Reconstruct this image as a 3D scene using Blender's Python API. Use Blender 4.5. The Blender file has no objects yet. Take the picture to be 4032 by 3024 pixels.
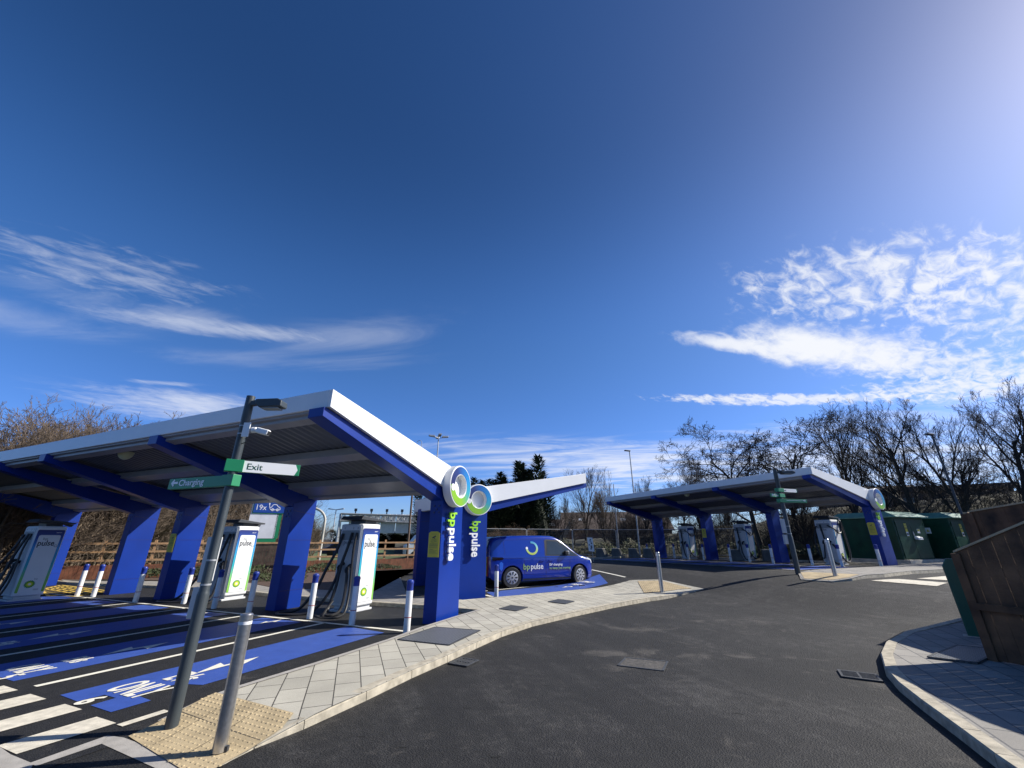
import bpy, bmesh, math, random
import numpy as np
from mathutils import Vector, Matrix
R = math.radians
random.seed(7)
scene = bpy.context.scene
col = scene.collection
# ---------------------------------------------------------------- camera
F_PX, IW, IH = 1600.0, 4032.0, 3024.0
PITCH, CAM_H = R(20.9), 1.75
camd = bpy.data.cameras.new('camera'); cam = bpy.data.objects.new('camera', camd); col.objects.link(cam)
camd.sensor_fit = 'HORIZONTAL'; camd.sensor_width = 36.0; camd.lens = 36.0 * F_PX / IW
camd.clip_start = 0.05; camd.clip_end = 3000
cam.location = (0, 0, CAM_H); cam.rotation_euler = (R(90) + PITCH, 0, 0)
scene.camera = cam
# ---------------------------------------------------------------- exposure
scene.view_settings.view_transform = 'Standard'; scene.view_settings.look = 'None'
scene.view_settings.exposure = 0.60; scene.view_settings.gamma = 1.0
# ---------------------------------------------------------------- sun
SUN_AZ, SUN_EL = 10.5, 37.0      # measured from +X, counter-clockwise
sd = Vector((math.cos(R(SUN_EL)) * math.cos(R(SUN_AZ)), math.cos(R(SUN_EL)) * math.sin(R(SUN_AZ)), math.sin(R(SUN_EL))))
sl = bpy.data.lights.new('sun', 'SUN'); sl.energy = 5.0; sl.angle = R(0.5); sl.color = (1.0, 0.95, 0.87)
so = bpy.data.objects.new('sun', sl); col.objects.link(so); so.rotation_euler = (-sd).to_track_quat('-Z', 'Y').to_euler()
# ---------------------------------------------------------------- sky
class NX:
    """small helper that writes shader maths as expressions"""
    def __init__(s, nt): s.nt = nt
    def m(s, op, *a, clamp=False):
        n = s.nt.nodes.new('ShaderNodeMath'); n.operation = op; n.use_clamp = clamp
        for i, v in enumerate(a):
            if isinstance(v, (int, float)): n.inputs[i].default_value = v
            else: s.nt.links.new(v, n.inputs[i])
        return n.outputs[0]
    def comb(s, x, y, z):
        n = s.nt.nodes.new('ShaderNodeCombineXYZ')
        for i, v in enumerate((x, y, z)):
            if isinstance(v, (int, float)): n.inputs[i].default_value = v
            else: s.nt.links.new(v, n.inputs[i])
        return n.outputs[0]
    def noise(s, vec, scale, detail=4, rough=.55, dist=0.0):
        n = s.nt.nodes.new('ShaderNodeTexNoise'); s.nt.links.new(vec, n.inputs['Vector'])
        n.inputs['Scale'].default_value = scale; n.inputs['Detail'].default_value = detail
        n.inputs['Roughness'].default_value = rough; n.inputs['Distortion'].default_value = dist
        return n.outputs['Fac']
world = bpy.data.worlds.new('World'); scene.world = world; world.use_nodes = True
nt = world.node_tree; nt.nodes.clear(); X = NX(nt)
wout = nt.nodes.new('ShaderNodeOutputWorld'); bg = nt.nodes.new('ShaderNodeBackground')
sky = nt.nodes.new('ShaderNodeTexSky'); sky.sky_type = 'NISHITA'; sky.sun_disc = False
sky.sun_elevation = R(SUN_EL); sky.sun_rotation = R(90 - SUN_AZ)
sky.air_density = 1.0; sky.dust_density = 0.8; sky.ozone_density = 4.0; sky.altitude = 300
SKY = 0.055
bg.inputs['Strength'].default_value = SKY
tc = nt.nodes.new('ShaderNodeTexCoord'); sep = nt.nodes.new('ShaderNodeSeparateXYZ'); nt.links.new(tc.outputs['Generated'], sep.inputs[0])
dx, dy, dz = sep.outputs
hsv = nt.nodes.new('ShaderNodeHueSaturation'); hsv.inputs['Saturation'].default_value = 1.25; hsv.inputs['Hue'].default_value = 0.508
nt.links.new(sky.outputs[0], hsv.inputs['Color'])
gam = nt.nodes.new('ShaderNodeGamma'); gam.inputs[1].default_value = 1.0
# the air of that day: deeper and bluer towards the horizon than the default atmosphere
tr = nt.nodes.new('ShaderNodeValToRGB'); tr.color_ramp.interpolation = 'EASE'
tr.color_ramp.elements[0].position = 0.0; tr.color_ramp.elements[0].color = (.38, .47, .72, 1)
tr.color_ramp.elements[1].position = .80; tr.color_ramp.elements[1].color = (.40, .39, .40, 1)
e_ = tr.color_ramp.elements.new(.45); e_.color = (.59, .58, .60, 1)
nt.links.new(dz, tr.inputs[0])
ml = nt.nodes.new('ShaderNodeVectorMath'); ml.operation = 'MULTIPLY'; nt.links.new(hsv.outputs[0], ml.inputs[0]); nt.links.new(tr.outputs[0], ml.inputs[1])
ml2 = nt.nodes.new('ShaderNodeVectorMath'); ml2.operation = 'SCALE'; nt.links.new(ml.outputs[0], ml2.inputs[0]); ml2.inputs['Scale'].default_value = 2.8
nt.links.new(ml2.outputs[0], gam.inputs[0])
az = X.m('MULTIPLY', X.m('ARCTAN2', dx, dy), 57.2958); el = X.m('MULTIPLY', X.m('ARCSINE', dz), 57.2958)
zz = X.m('ADD', X.m('MAXIMUM', dz, 0.0), 0.06)
px_, py_ = X.m('DIVIDE', dx, zz), X.m('DIVIDE', dy, zz)
def rot2(a, b, ang):
    ca, sa = math.cos(R(ang)), math.sin(R(ang))
    return X.m('ADD', X.m('MULTIPLY', a, ca), X.m('MULTIPLY', b, sa)), X.m('SUBTRACT', X.m('MULTIPLY', b, ca), X.m('MULTIPLY', a, sa))
def blob(a0, e0, ra, re, tilt, power=1.0):
    u, v = rot2(X.m('SUBTRACT', az, a0), X.m('SUBTRACT', el, e0), tilt)
    u = X.m('DIVIDE', u, ra); v = X.m('DIVIDE', v, re)
    q = X.m('ADD', X.m('MULTIPLY', u, u), X.m('MULTIPLY', v, v))
    if power != 1.0: q = X.m('POWER', q, power)
    return X.m('EXPONENT', X.m('MULTIPLY', q, -1.0))
def sstep(v, lo, hi):
    n = nt.nodes.new('ShaderNodeMapRange'); n.interpolation_type = 'SMOOTHSTEP'
    nt.links.new(v, n.inputs['Value']); n.inputs['From Min'].default_value = lo; n.inputs['From Max'].default_value = hi
    return n.outputs[0]
# cloud-plane coordinates, stretched along the ripples
r1, r2 = rot2(px_, py_, 35)
ripple = X.noise(X.comb(X.m('MULTIPLY', r1, 9.0), X.m('MULTIPLY', r2, 19.0), 0.0), 1.0, 5, .60, .45)
soft0 = X.noise(X.comb(X.m('MULTIPLY', r1, 1.5), X.m('MULTIPLY', r2, 2.6), 3.0), 1.6, 7, .62, .7)
soft = X.m('ADD', X.m('MULTIPLY', soft0, .66), X.m('MULTIPLY', ripple, .34))
s1, s2 = rot2(px_, py_, -8)
streak = X.noise(X.comb(X.m('MULTIPLY', s1, .9), X.m('MULTIPLY', s2, 2.4), 7.0), 1.2, 7, .62, .8)
def dens(w, n, k, lo, hi, amt):
    return X.m('MULTIPLY', X.m('MULTIPLY', sstep(X.m('ADD', X.m('MULTIPLY', w, k), n), lo, hi), amt), sstep(w, .02, .45))
layers = [
 dens(blob(45.5, 26.2, 13.5, 4.6, -15, 1.7), ripple, .30, .60, .98, .85),      # mottled field on the right
 dens(blob(54, 21.5, 9, 5.5, -20, 1.6), ripple, .28, .60, .98, .85),
 dens(blob(40.0, 20.4, 10.5, 2.5, -22, 1.0), soft, .56, .62, 1.02, 1.0),       # the solid white bank
 dens(blob(31.5, 23.0, 8.5, 1.2, -20, 1.0), soft, .56, .64, 1.04, .9),
 dens(blob(49, 16.0, 9, 2.2, -20, 1.4), ripple, .34, .58, .98, .8),
 dens(blob(35, 15.5, 16, .75, -9.5, 1.3), ripple, .46, .64, 1.0, .85),        # thin low line of ripples
 dens(blob(50, 13.4, 9, 1.5, -10, 1.3), ripple, .40, .62, 1.0, .8),
 dens(blob(9, 9.6, 22, 3.4, -4, 1.5), streak, .36, .56, 1.12, .75),           # streaks over the middle trees
 dens(blob(40, 8.0, 28, 4.5, -2, 1.5), streak, .36, .56, 1.10, .75),
 dens(blob(-40, 13.9, 9.5, 1.7, 6, 1.0), soft, .42, .56, 1.04, .60),          # low left
 dens(blob(-42, 15.9, 3.6, .30, 9, 1.2), soft, .42, .60, 1.02, .32),
 dens(blob(-38.5, 23.1, 13.0, 1.1, 9, 1.0), soft, .46, .58, 1.08, .50),        # long faint streak
 dens(blob(-50, 25.4, 11, 2.6, 9, 1.3), ripple, .34, .60, 1.08, .30),
 dens(blob(-47, 22.6, 12, 1.6, 6, 1.3), streak, .30, .58, 1.08, .24),
 dens(blob(-20, 26.2, 13, 2.4, 13, 1.0), streak, .30, .54, 1.10, .26),
 dens(blob(-56, 18.8, 9, 1.5, 6, 1.0), streak, .32, .54, 1.10, .24),
 dens(blob(-30, 21.0, 16, 1.1, 10, 1.0), streak, .32, .54, 1.10, .18),
]
tot = layers[0]
for l in layers[1:]:
    tot = X.m('SUBTRACT', X.m('ADD', tot, l), X.m('MULTIPLY', tot, l))
mix = nt.nodes.new('ShaderNodeMixRGB'); nt.links.new(X.m('MINIMUM', tot, 1.0), mix.inputs[0]); nt.links.new(gam.outputs[0], mix.inputs[1])
mix.inputs[2].default_value = (11.0, 11.3, 12.0, 1)
nt.links.new(mix.outputs[0], bg.inputs['Color']); nt.links.new(bg.outputs[0], wout.inputs[0])

# ---------------------------------------------------------------- placing: a point on the ground or along a sight line
def ray(x, y):
    t = PITCH
    fw = Vector((0, math.cos(t), math.sin(t))); up = Vector((0, -math.sin(t), math.cos(t)))
    return (fw + Vector((1, 0, 0)) * ((x - IW / 2) / F_PX) - up * ((y - IH / 2) / F_PX)).normalized()
def gz(x, y):
    t = (.8 * x + .6 * y - 12) / 5.5; t = min(max(t, 0.0), 1.0); s = t * t * (3 - 2 * t)
    return s * min(.60, max(.40, .58 - .0085 * (y - 18)))
def gnd(x, y, z=0.0):
    d = ray(x, y); s = (z - CAM_H) / d.z; return Vector((d.x * s, d.y * s, z))
def GP(x, y, off=0.0):
    z = 0.0
    for i in range(60):
        P = gnd(x, y, z + off); z += (gz(P.x, P.y) - z) * .5
    return P
def at(x, D, y=None):
    """point at ground distance D in the direction of column x; z from row y or the ground"""
    yy = y if y is not None else 2100
    d = ray(x, yy); h = math.hypot(d.x, d.y); P = Vector((d.x * D / h, d.y * D / h, CAM_H + d.z * D / h))
    if y is None: P.z = gz(P.x, P.y)
    return P
def topz(P, x, y):
    d = ray(x, y); D = math.hypot(P.x, P.y); return CAM_H + d.z * D / math.hypot(d.x, d.y)

# ---------------------------------------------------------------- materials
MT = {}
def mat(name, c, rough=.6, metal=0.0, var=.08, vscale=3.0, bump=0.0, bscale=60.0, coat=0.0, spec=.5, coord='Object', dark=None):
    if name in MT: return MT[name]
    m = bpy.data.materials.new(name); m.use_nodes = True; n = m.node_tree; b = n.nodes['Principled BSDF']
    b.inputs['Roughness'].default_value = rough; b.inputs['Metallic'].default_value = metal
    b.inputs['Coat Weight'].default_value = coat; b.inputs['Specular IOR Level'].default_value = spec
    t = n.nodes.new('ShaderNodeTexCoord')
    nz = n.nodes.new('ShaderNodeTexNoise'); nz.inputs['Scale'].default_value = vscale; nz.inputs['Detail'].default_value = 6
    n.links.new(t.outputs[coord], nz.inputs['Vector'])
    r = n.nodes.new('ShaderNodeValToRGB'); r.color_ramp.elements[0].position = .3; r.color_ramp.elements[1].position = .7
    lo = dark if dark else [v * (1 - var) for v in c]; hi = [min(1, v * (1 + var)) for v in c]
    r.color_ramp.elements[0].color = (*lo, 1); r.color_ramp.elements[1].color = (*hi, 1)
    n.links.new(nz.outputs[0], r.inputs[0]); n.links.new(r.outputs[0], b.inputs['Base Color'])
    if bump:
        n2 = n.nodes.new('ShaderNodeTexNoise'); n2.inputs['Scale'].default_value = bscale; n2.inputs['Detail'].default_value = 4
        n.links.new(t.outputs[coord], n2.inputs['Vector'])
        bm = n.nodes.new('ShaderNodeBump'); bm.inputs['Strength'].default_value = bump; bm.inputs['Distance'].default_value = .01
        n.links.new(n2.outputs[0], bm.inputs['Height']); n.links.new(bm.outputs[0], b.inputs['Normal'])
    MT[name] = m; return m
def asphalt(name, base, speck, bump=.9, scale=160, patch=.25, spots=()):
    m = bpy.data.materials.new(name); m.use_nodes = True; n = m.node_tree; b = n.nodes['Principled BSDF']; Y = NX(n)
    t = n.nodes.new('ShaderNodeTexCoord'); v = t.outputs['Object']
    fine = Y.m('ADD', Y.m('MULTIPLY', Y.noise(v, scale, 3, .7), .55), Y.m('MULTIPLY', Y.noise(v, 38, 4, .75), .45)); big = Y.noise(v, .55, 5, .6, .6); mid = Y.noise(v, 7, 4, .6)
    sv = n.nodes.new('ShaderNodeTexVoronoi'); sv.inputs['Scale'].default_value = scale * .55; n.links.new(v, sv.inputs['Vector'])
    k = Y.m('ADD', Y.m('MULTIPLY', Y.m('SUBTRACT', big, .5), patch * 2), Y.m('ADD', Y.m('MULTIPLY', Y.m('SUBTRACT', fine, .5), 1.7), Y.m('MULTIPLY', Y.m('SUBTRACT', mid, .5), .5)))
    k = Y.m('ADD', k, .5, clamp=True)
    r = n.nodes.new('ShaderNodeValToRGB'); r.color_ramp.elements[0].color = (*[x * .35 for x in base], 1); r.color_ramp.elements[1].color = (*speck, 1)
    e = r.color_ramp.elements.new(.55); e.color = (*base, 1)
    n.links.new(k, r.inputs[0])
    # pale dusty scuffs
    sp3 = n.nodes.new('ShaderNodeSeparateXYZ'); n.links.new(v, sp3.inputs[0])
    # faint lengthwise rolling and tyre streaks
    tx = Y.m('ADD', Y.m('MULTIPLY', sp3.outputs[0], .93), Y.m('MULTIPLY', sp3.outputs[1], .37)); ty = Y.m('SUBTRACT', Y.m('MULTIPLY', sp3.outputs[1], .93), Y.m('MULTIPLY', sp3.outputs[0], .37))
    lanes = Y.noise(Y.comb(Y.m('MULTIPLY', tx, 3.2), Y.m('MULTIPLY', ty, .22), 2.0), 1.0, 5, .65, .4)
    k = Y.m('ADD', k, Y.m('MULTIPLY', Y.m('SUBTRACT', lanes, .5), patch * 1.3), clamp=True)
    n.links.new(k, r.inputs[0])
    dust = Y.noise(v, 1.3, 7, .72, 1.2)
    for (sx_, sy_, rx_, ry_, am_) in spots:
        a_ = Y.m('DIVIDE', Y.m('SUBTRACT', sp3.outputs[0], sx_), rx_); b_ = Y.m('DIVIDE', Y.m('SUBTRACT', sp3.outputs[1], sy_), ry_)
        dust = Y.m('ADD', dust, Y.m('MULTIPLY', Y.m('EXPONENT', Y.m('MULTIPLY', Y.m('ADD', Y.m('MULTIPLY', a_, a_), Y.m('MULTIPLY', b_, b_)), -1.0)), am_))
    df = n.nodes.new('ShaderNodeMapRange'); df.inputs['From Min'].default_value = .58; df.inputs['From Max'].default_value = .80
    n.links.new(dust, df.inputs['Value'])
    mx = n.nodes.new('ShaderNodeMixRGB'); n.links.new(Y.m('MULTIPLY', df.outputs[0], Y.m('MULTIPLY', fine, .75)), mx.inputs[0]); n.links.new(r.outputs[0], mx.inputs[1]); mx.inputs[2].default_value = (.20, .18, .155, 1)
    n.links.new(mx.outputs[0], b.inputs['Base Color'])
    b.inputs['Roughness'].default_value = .78; b.inputs['Specular IOR Level'].default_value = .35
    bm = n.nodes.new('ShaderNodeBump'); bm.inputs['Strength'].default_value = bump; bm.inputs['Distance'].default_value = .008
    n.links.new(Y.m('ADD', sv.outputs['Distance'], fine), bm.inputs['Height']); n.links.new(bm.outputs[0], b.inputs['Normal'])
    return m
def paving(name, base, joint, ang, bw, bh, jt=.012, var=.12):
    m = bpy.data.materials.new(name); m.use_nodes = True; n = m.node_tree; b = n.nodes['Principled BSDF']; Y = NX(n)
    t = n.nodes.new('ShaderNodeTexCoord'); mp = n.nodes.new('ShaderNodeMapping'); mp.inputs['Rotation'].default_value = (0, 0, R(-ang)); n.links.new(t.outputs['Object'], mp.inputs[0])
    br = n.nodes.new('ShaderNodeTexBrick'); n.links.new(mp.outputs[0], br.inputs['Vector']); br.inputs['Scale'].default_value = 1.0
    br.inputs['Brick Width'].default_value = bw; br.inputs['Row Height'].default_value = bh; br.inputs['Mortar Size'].default_value = jt; br.inputs['Mortar Smooth'].default_value = .1
    br.offset = 0.5; br.inputs['Color1'].default_value = (*[x * (1 - var) for x in base], 1); br.inputs['Color2'].default_value = (*[x * (1 + var) for x in base], 1); br.inputs['Mortar'].default_value = (*joint, 1)
    sp = Y.noise(t.outputs['Object'], 90, 4, .7); st = Y.noise(t.outputs['Object'], 1.6, 6, .6)
    f = Y.m('ADD', Y.m('MULTIPLY', sp, .7), Y.m('ADD', Y.m('MULTIPLY', st, .5), .40))
    mx = n.nodes.new('ShaderNodeMixRGB'); mx.blend_type = 'MULTIPLY'; mx.inputs[0].default_value = 1; n.links.new(br.outputs[0], mx.inputs[1]); n.links.new(Y.comb(f, f, f), mx.inputs[2])
    n.links.new(mx.outputs[0], b.inputs['Base Color']); b.inputs['Roughness'].default_value = .85
    bm = n.nodes.new('ShaderNodeBump'); bm.inputs['Strength'].default_value = .5; bm.inputs['Distance'].default_value = .01
    n.links.new(Y.m('SUBTRACT', Y.m('MULTIPLY', sp, .3), br.outputs['Fac']), bm.inputs['Height']); n.links.new(bm.outputs[0], b.inputs['Normal'])
    return m
def gradient_paint(name, stops, axis='Z', lo=0.0, hi=1.0, rough=.4, radial=None):
    m = bpy.data.materials.new(name); m.use_nodes = True; n = m.node_tree; b = n.nodes['Principled BSDF']; Y = NX(n)
    t = n.nodes.new('ShaderNodeTexCoord'); s = n.nodes.new('ShaderNodeSeparateXYZ'); n.links.new(t.outputs['Object'], s.inputs[0])
    if radial:   # angle round the local centre in the XZ plane, 0..1 clockwise from the left
        a = Y.m('ARCTAN2', Y.m('SUBTRACT', s.outputs[2], radial[1]), Y.m('MULTIPLY', Y.m('SUBTRACT', s.outputs[0], radial[0]), -radial[2]))
        fac = Y.m('FRACT', Y.m('ADD', Y.m('DIVIDE', a, 2 * math.pi), 1.0))
    else:
        mr = n.nodes.new('ShaderNodeMapRange'); n.links.new(s.outputs['XYZ'.index(axis)], mr.inputs[0]); mr.inputs['From Min'].default_value = lo; mr.inputs['From Max'].default_value = hi; fac = mr.outputs[0]
    r = n.nodes.new('ShaderNodeValToRGB'); el_ = r.color_ramp.elements
    el_[0].position, el_[0].color = stops[0][0], (*stops[0][1], 1); el_[1].position, el_[1].color = stops[-1][0], (*stops[-1][1], 1)
    for p, c in stops[1:-1]:
        e = el_.new(p); e.color = (*c, 1)
    n.links.new(fac, r.inputs[0]); n.links.new(r.outputs[0], b.inputs['Base Color']); b.inputs['Roughness'].default_value = rough
    return m
M_ASPH = asphalt('asphalt', (.0150, .0147, .0145), (.088, .084, .079), scale=120, patch=.42, spots=((2.0, 7.85, .8, .30, .20), (1.7, 7.0, .5, .2, .12), (3.4, 7.6, 1.0, .25, .13), (4.6, 6.4, .5, .4, .15), (2.6, 9.8, 1.2, .3, .12), (5.2, 10.6, 1.6, .35, .11)))
M_ASPH2 = asphalt('asphalt_new', (.0135, .0135, .0145), (.065, .063, .060), scale=130, patch=.12)
M_PAVE = paving('paving_slab', (.375, .355, .295), (.055, .05, .042), 110, .45, .30, .007)
M_PAVE2 = paving('paving_grey', (.25, .235, .21), (.10, .10, .10), 66, .45, .30, .010)
M_KERB = mat('kerb_concrete', (.39, .35, .27), .85, var=.30, vscale=9, bump=.4, bscale=120)
M_FLUSH = mat('flush_concrete', (.33, .31, .28), .85, var=.14, vscale=9, bump=.4, bscale=120)
M_TACT = mat('tactile_buff', (.40, .315, .185), .85, var=.22, vscale=4, bump=.4, bscale=120)
M_WLINE = mat('white_road_paint', (.74, .71, .60), .6, var=.06, vscale=14, bump=.3, bscale=200)
M_ZEB = mat('zebra_paint', (.62, .57, .46), .7, var=.20, vscale=10, bump=.6, bscale=200)
M_BPAINT = mat('blue_road_paint', (.036, .082, .33), .55, var=.10, vscale=5, bump=.3, bscale=200)
M_YLINE = mat('yellow_road_paint', (.62, .42, .08), .7, var=.15)
M_BLUE = mat('blue_coated_steel', (.0022, .027, .225), .38, var=.10, vscale=1.3, spec=.30)
M_WHITE = mat('white_coated_metal', (.74, .75, .75), .38, var=.03, vscale=2)
M_PURL = mat('light_grey_purlin', (.27, .275, .285), .45, var=.08)
M_DECK = mat('grey_deck_sheet', (.095, .11, .125), .42, var=.08)
M_CHW = mat('charger_white', (.72, .73, .72), .4, var=.03)
M_CHG = mat('charger_side_white', (.55, .56, .56), .45, var=.03)
M_NAVY = mat('navy_film', (.012, .018, .13), .35, var=.05)
M_BLK = mat('black_rubber', (.012, .012, .013), .5, var=.1)
M_DKG = mat('dark_grey_metal', (.035, .04, .047), .45, var=.1)
M_POLE = mat('anthracite_paint', (.040, .050, .055), .42, var=.08, vscale=6, bump=.15, bscale=90)
M_SS = mat('brushed_stainless', (.52, .52, .52), .30, .93, var=.12, vscale=30)
M_GALV = mat('galvanised', (.42, .43, .43), .5, .6, var=.12)
M_GRN = mat('sign_green', (.012, .21, .085), .4, var=.05)
M_SW = mat('sign_white', (.80, .80, .78), .45, var=.02)
M_LIME = mat('lime_green', (.30, .62, .03), .4, var=.03)
M_TXTW = mat('white_letters', (.82, .82, .82), .4, var=.02)
M_TXTD = mat('dark_letters', (.03, .035, .05), .5, var=.02)
M_TXTG = mat('grey_letters', (.28, .30, .31), .5, var=.02)
M_YEL = mat('yellow_plate', (.60, .50, .05), .5, var=.04)
M_BOLW = mat('bollard_white', (.76, .76, .74), .42, var=.06, vscale=5)
M_BOLB = mat('bollard_navy', (.018, .04, .26), .35, var=.05)
M_RED = mat('red_reflector', (.30, .01, .02), .4)
M_CAB = mat('green_grp', (.004, .042, .023), .42, var=.30, vscale=2, spec=.3)
M_CABR = mat('green_grp_roof', (.11, .24, .18), .42, var=.15, vscale=3)
M_CONC = mat('pale_concrete', (.42, .39, .33), .85, var=.18, vscale=4, bump=.3)
M_WOODR = mat('red_brown_board', (.20, .075, .038), .8, var=.35, vscale=5, bump=.5, bscale=30)
M_WOODP = mat('pale_rail', (.40, .24, .12), .8, var=.25, vscale=6, bump=.4, bscale=30)
M_WOODD = mat('dark_weathered_board', (.075, .050, .036), .85, var=.45, vscale=4, bump=.6, bscale=25)
M_WOODS = mat('brown_store_board', (.12, .060, .028), .8, var=.85, vscale=2.2, bump=.7, bscale=22)
M_WOODE = mat('sunlit_top_edge', (.45, .34, .20), .8, var=.15)  # sunlight along the store's top edge, put into the wood colour
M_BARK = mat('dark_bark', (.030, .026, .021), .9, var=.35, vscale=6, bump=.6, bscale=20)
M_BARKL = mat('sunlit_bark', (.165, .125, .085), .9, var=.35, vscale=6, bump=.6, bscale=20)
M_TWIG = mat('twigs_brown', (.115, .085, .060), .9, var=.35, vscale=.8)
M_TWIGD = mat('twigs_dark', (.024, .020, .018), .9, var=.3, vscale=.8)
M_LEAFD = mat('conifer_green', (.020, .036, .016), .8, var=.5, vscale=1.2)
M_LEAFH = mat('hedge_green', (.030, .046, .013), .8, var=.5, vscale=1.5, dark=(.05, .035, .02))
M_BANK = mat('bank_scrub', (.045, .042, .022), .95, var=.6, vscale=.9, bump=1.0, bscale=6, dark=(.014, .013, .008))
M_GRASS = mat('grass', (.070, .105, .030), .95, var=.4, vscale=.6, bump=1.0, bscale=9, dark=(.060, .065, .028))
M_SOIL = mat('bark_mulch', (.075, .045, .030), .95, var=.5, vscale=9, bump=1.0, bscale=40)
M_ROOF = mat('brown_roof_tile', (.070, .050, .040), .85, var=.25, vscale=3, bump=.5, bscale=10)
M_STONE = mat('rubble_stone', (.20, .15, .10), .9, var=.4, vscale=4, bump=.6, bscale=9)
M_BRICK = mat('brown_brick', (.13, .085, .060), .9, var=.25, vscale=5)
M_GLASS = mat('dark_glass', (.035, .045, .05), .08, var=.1, spec=.8)
M_SKYL = mat('pale_glass', (.45, .48, .52), .15, var=.1)
M_VAN = mat('van_blue_paint', (.002, .026, .28), .22, var=.03, coat=.8)
M_RIM = mat('silver_trim', (.42, .42, .43), .35, .5, var=.05)
M_IRON = mat('cast_iron', (.055, .058, .062), .6, .2, var=.25, vscale=20, bump=.9, bscale=45)
M_GREYS = mat('sign_back_grey', (.22, .24, .25), .5, .2, var=.1)
M_GPOST = mat('post_green', (.008, .085, .055), .35, var=.08)

# ---------------------------------------------------------------- mesh building
class MB:
    def __init__(s): s.v = []; s.f = []; s.mi = []; s.cur = 0
    def add(s, vs, fs):
        o = len(s.v); s.v += [tuple(p) for p in vs]; s.f += [tuple(i + o for i in f) for f in fs]; s.mi += [s.cur] * len(fs); return s
    def box(s, x0, x1, y0, y1, z0, z1, T=None):
        vs = [Vector((x, y, z)) for z in (z0, z1) for y in (y0, y1) for x in (x0, x1)]
        if T is not None: vs = [T @ v for v in vs]
        return s.add(vs, [(0, 2, 3, 1), (4, 5, 7, 6), (0, 1, 5, 4), (2, 6, 7, 3), (0, 4, 6, 2), (1, 3, 7, 5)])
    def beam(s, a, b, w, h, up=Vector((0, 0, 1))):
        a, b = Vector(a), Vector(b); d = (b - a).normalized(); r = d.cross(up)
        if r.length < 1e-4: r = d.cross(Vector((0, 1, 0)))
        r.normalize(); u = r.cross(d)
        vs = [p + r * (i * w / 2) + u * (j * h / 2) for p in (a, b) for j in (-1, 1) for i in (-1, 1)]
        return s.add(vs, [(0, 2, 3, 1), (4, 5, 7, 6), (0, 1, 5, 4), (2, 6, 7, 3), (0, 4, 6, 2), (1, 3, 7, 5)])
    def prism(s, poly, axis, a, b):
        """poly in the two other axes (in order), extruded along axis from a to b"""
        n = len(poly)
        def mk(p, t):
            return {'x': (t, p[0], p[1]), 'y': (p[0], t, p[1]), 'z': (p[0], p[1], t)}[axis]
        vs = [mk(p, a) for p in poly] + [mk(p, b) for p in poly]
        return s.add(vs, [tuple(range(n)), tuple(range(2 * n - 1, n - 1, -1))] + [(i, i + n, (i + 1) % n + n, (i + 1) % n) for i in range(n)])
    def tube(s, pts, rad, n=8, caps=True):
        pts = [Vector(p) for p in pts]; rs = rad if isinstance(rad, (list, tuple)) else [rad] * len(pts)
        base = None; rings = []
        for i, p in enumerate(pts):
            d = (pts[min(i + 1, len(pts) - 1)] - pts[max(i - 1, 0)]).normalized()
            if base is None: base = d.orthogonal().normalized()
            r = (base - d * base.dot(d)); r = r.normalized() if r.length > 1e-5 else d.orthogonal().normalized(); base = r; u = d.cross(r)
            rings.append([p + (r * math.cos(2 * math.pi * k / n) + u * math.sin(2 * math.pi * k / n)) * rs[i] for k in range(n)])
        vs = [v for ring in rings for v in ring]; fs = []
        for i in range(len(pts) - 1):
            for k in range(n):
                k2 = (k + 1) % n; fs.append((i * n + k, i * n + k2, (i + 1) * n + k2, (i + 1) * n + k))
        if caps: fs.append(tuple(range(n - 1, -1, -1))); fs.append(tuple((len(pts) - 1) * n + k for k in range(n)))
        return s.add(vs, fs)
    def lathe(s, prof, n=20, T=None):
        vs = []; fs = []
        for r, z in prof:
            for k in range(n):
                a = 2 * math.pi * k / n; v = Vector((r * math.cos(a), r * math.sin(a), z)); vs.append(T @ v if T is not None else v)
        for i in range(len(prof) - 1):
            for k in range(n): k2 = (k + 1) % n; fs.append((i * n + k, i * n + k2, (i + 1) * n + k2, (i + 1) * n + k))
        fs.append(tuple(range(n - 1, -1, -1))); fs.append(tuple((len(prof) - 1) * n + k for k in range(n)))
        return s.add(vs, fs)
    def build(s, name, mats, parent=None, smooth=False, bevel=0.0, bseg=2, loc=None):
        me = bpy.data.meshes.new(name); me.from_pydata(s.v, [], s.f)
        if not isinstance(mats, (list, tuple)): mats = [mats]
        for m in mats: me.materials.append(m)
        if len(mats) > 1: me.polygons.foreach_set('material_index', s.mi)
        bm = bmesh.new(); bm.from_mesh(me); bmesh.ops.recalc_face_normals(bm, faces=bm.faces); bm.to_mesh(me); bm.free()
        if smooth:
            me.polygons.foreach_set('use_smooth', [True] * len(me.polygons)); me.set_sharp_from_angle(angle=R(38))
        o = bpy.data.objects.new(name, me); col.objects.link(o)
        if parent is not None: o.parent = parent
        if loc is not None: o.location = loc
        if bevel:
            b = o.modifiers.new('bevel', 'BEVEL'); b.width = bevel; b.segments = bseg; b.limit_method = 'ANGLE'; b.angle_limit = R(40)
        return o
def tag(o, label=None, cat=None, group=None, kind=None):
    if label: o['label'] = label
    if cat: o['category'] = cat
    if group: o['group'] = group
    if kind: o['kind'] = kind
    return o
def thing(name, label, cat, loc=(0, 0, 0), rz=0.0, group=None):
    o = bpy.data.objects.new(name, None); o.empty_display_size = .2; col.objects.link(o)
    o.location = loc; o.rotation_euler = (0, 0, rz); return tag(o, label, cat, group)
def copy_tree(o, parent=None):
    c = o.copy(); col.objects.link(c)
    if parent is not None: c.parent = parent; c.matrix_parent_inverse = o.matrix_parent_inverse.copy()
    for ch in [x for x in o.children]: copy_tree(ch, c)
    return c
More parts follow.
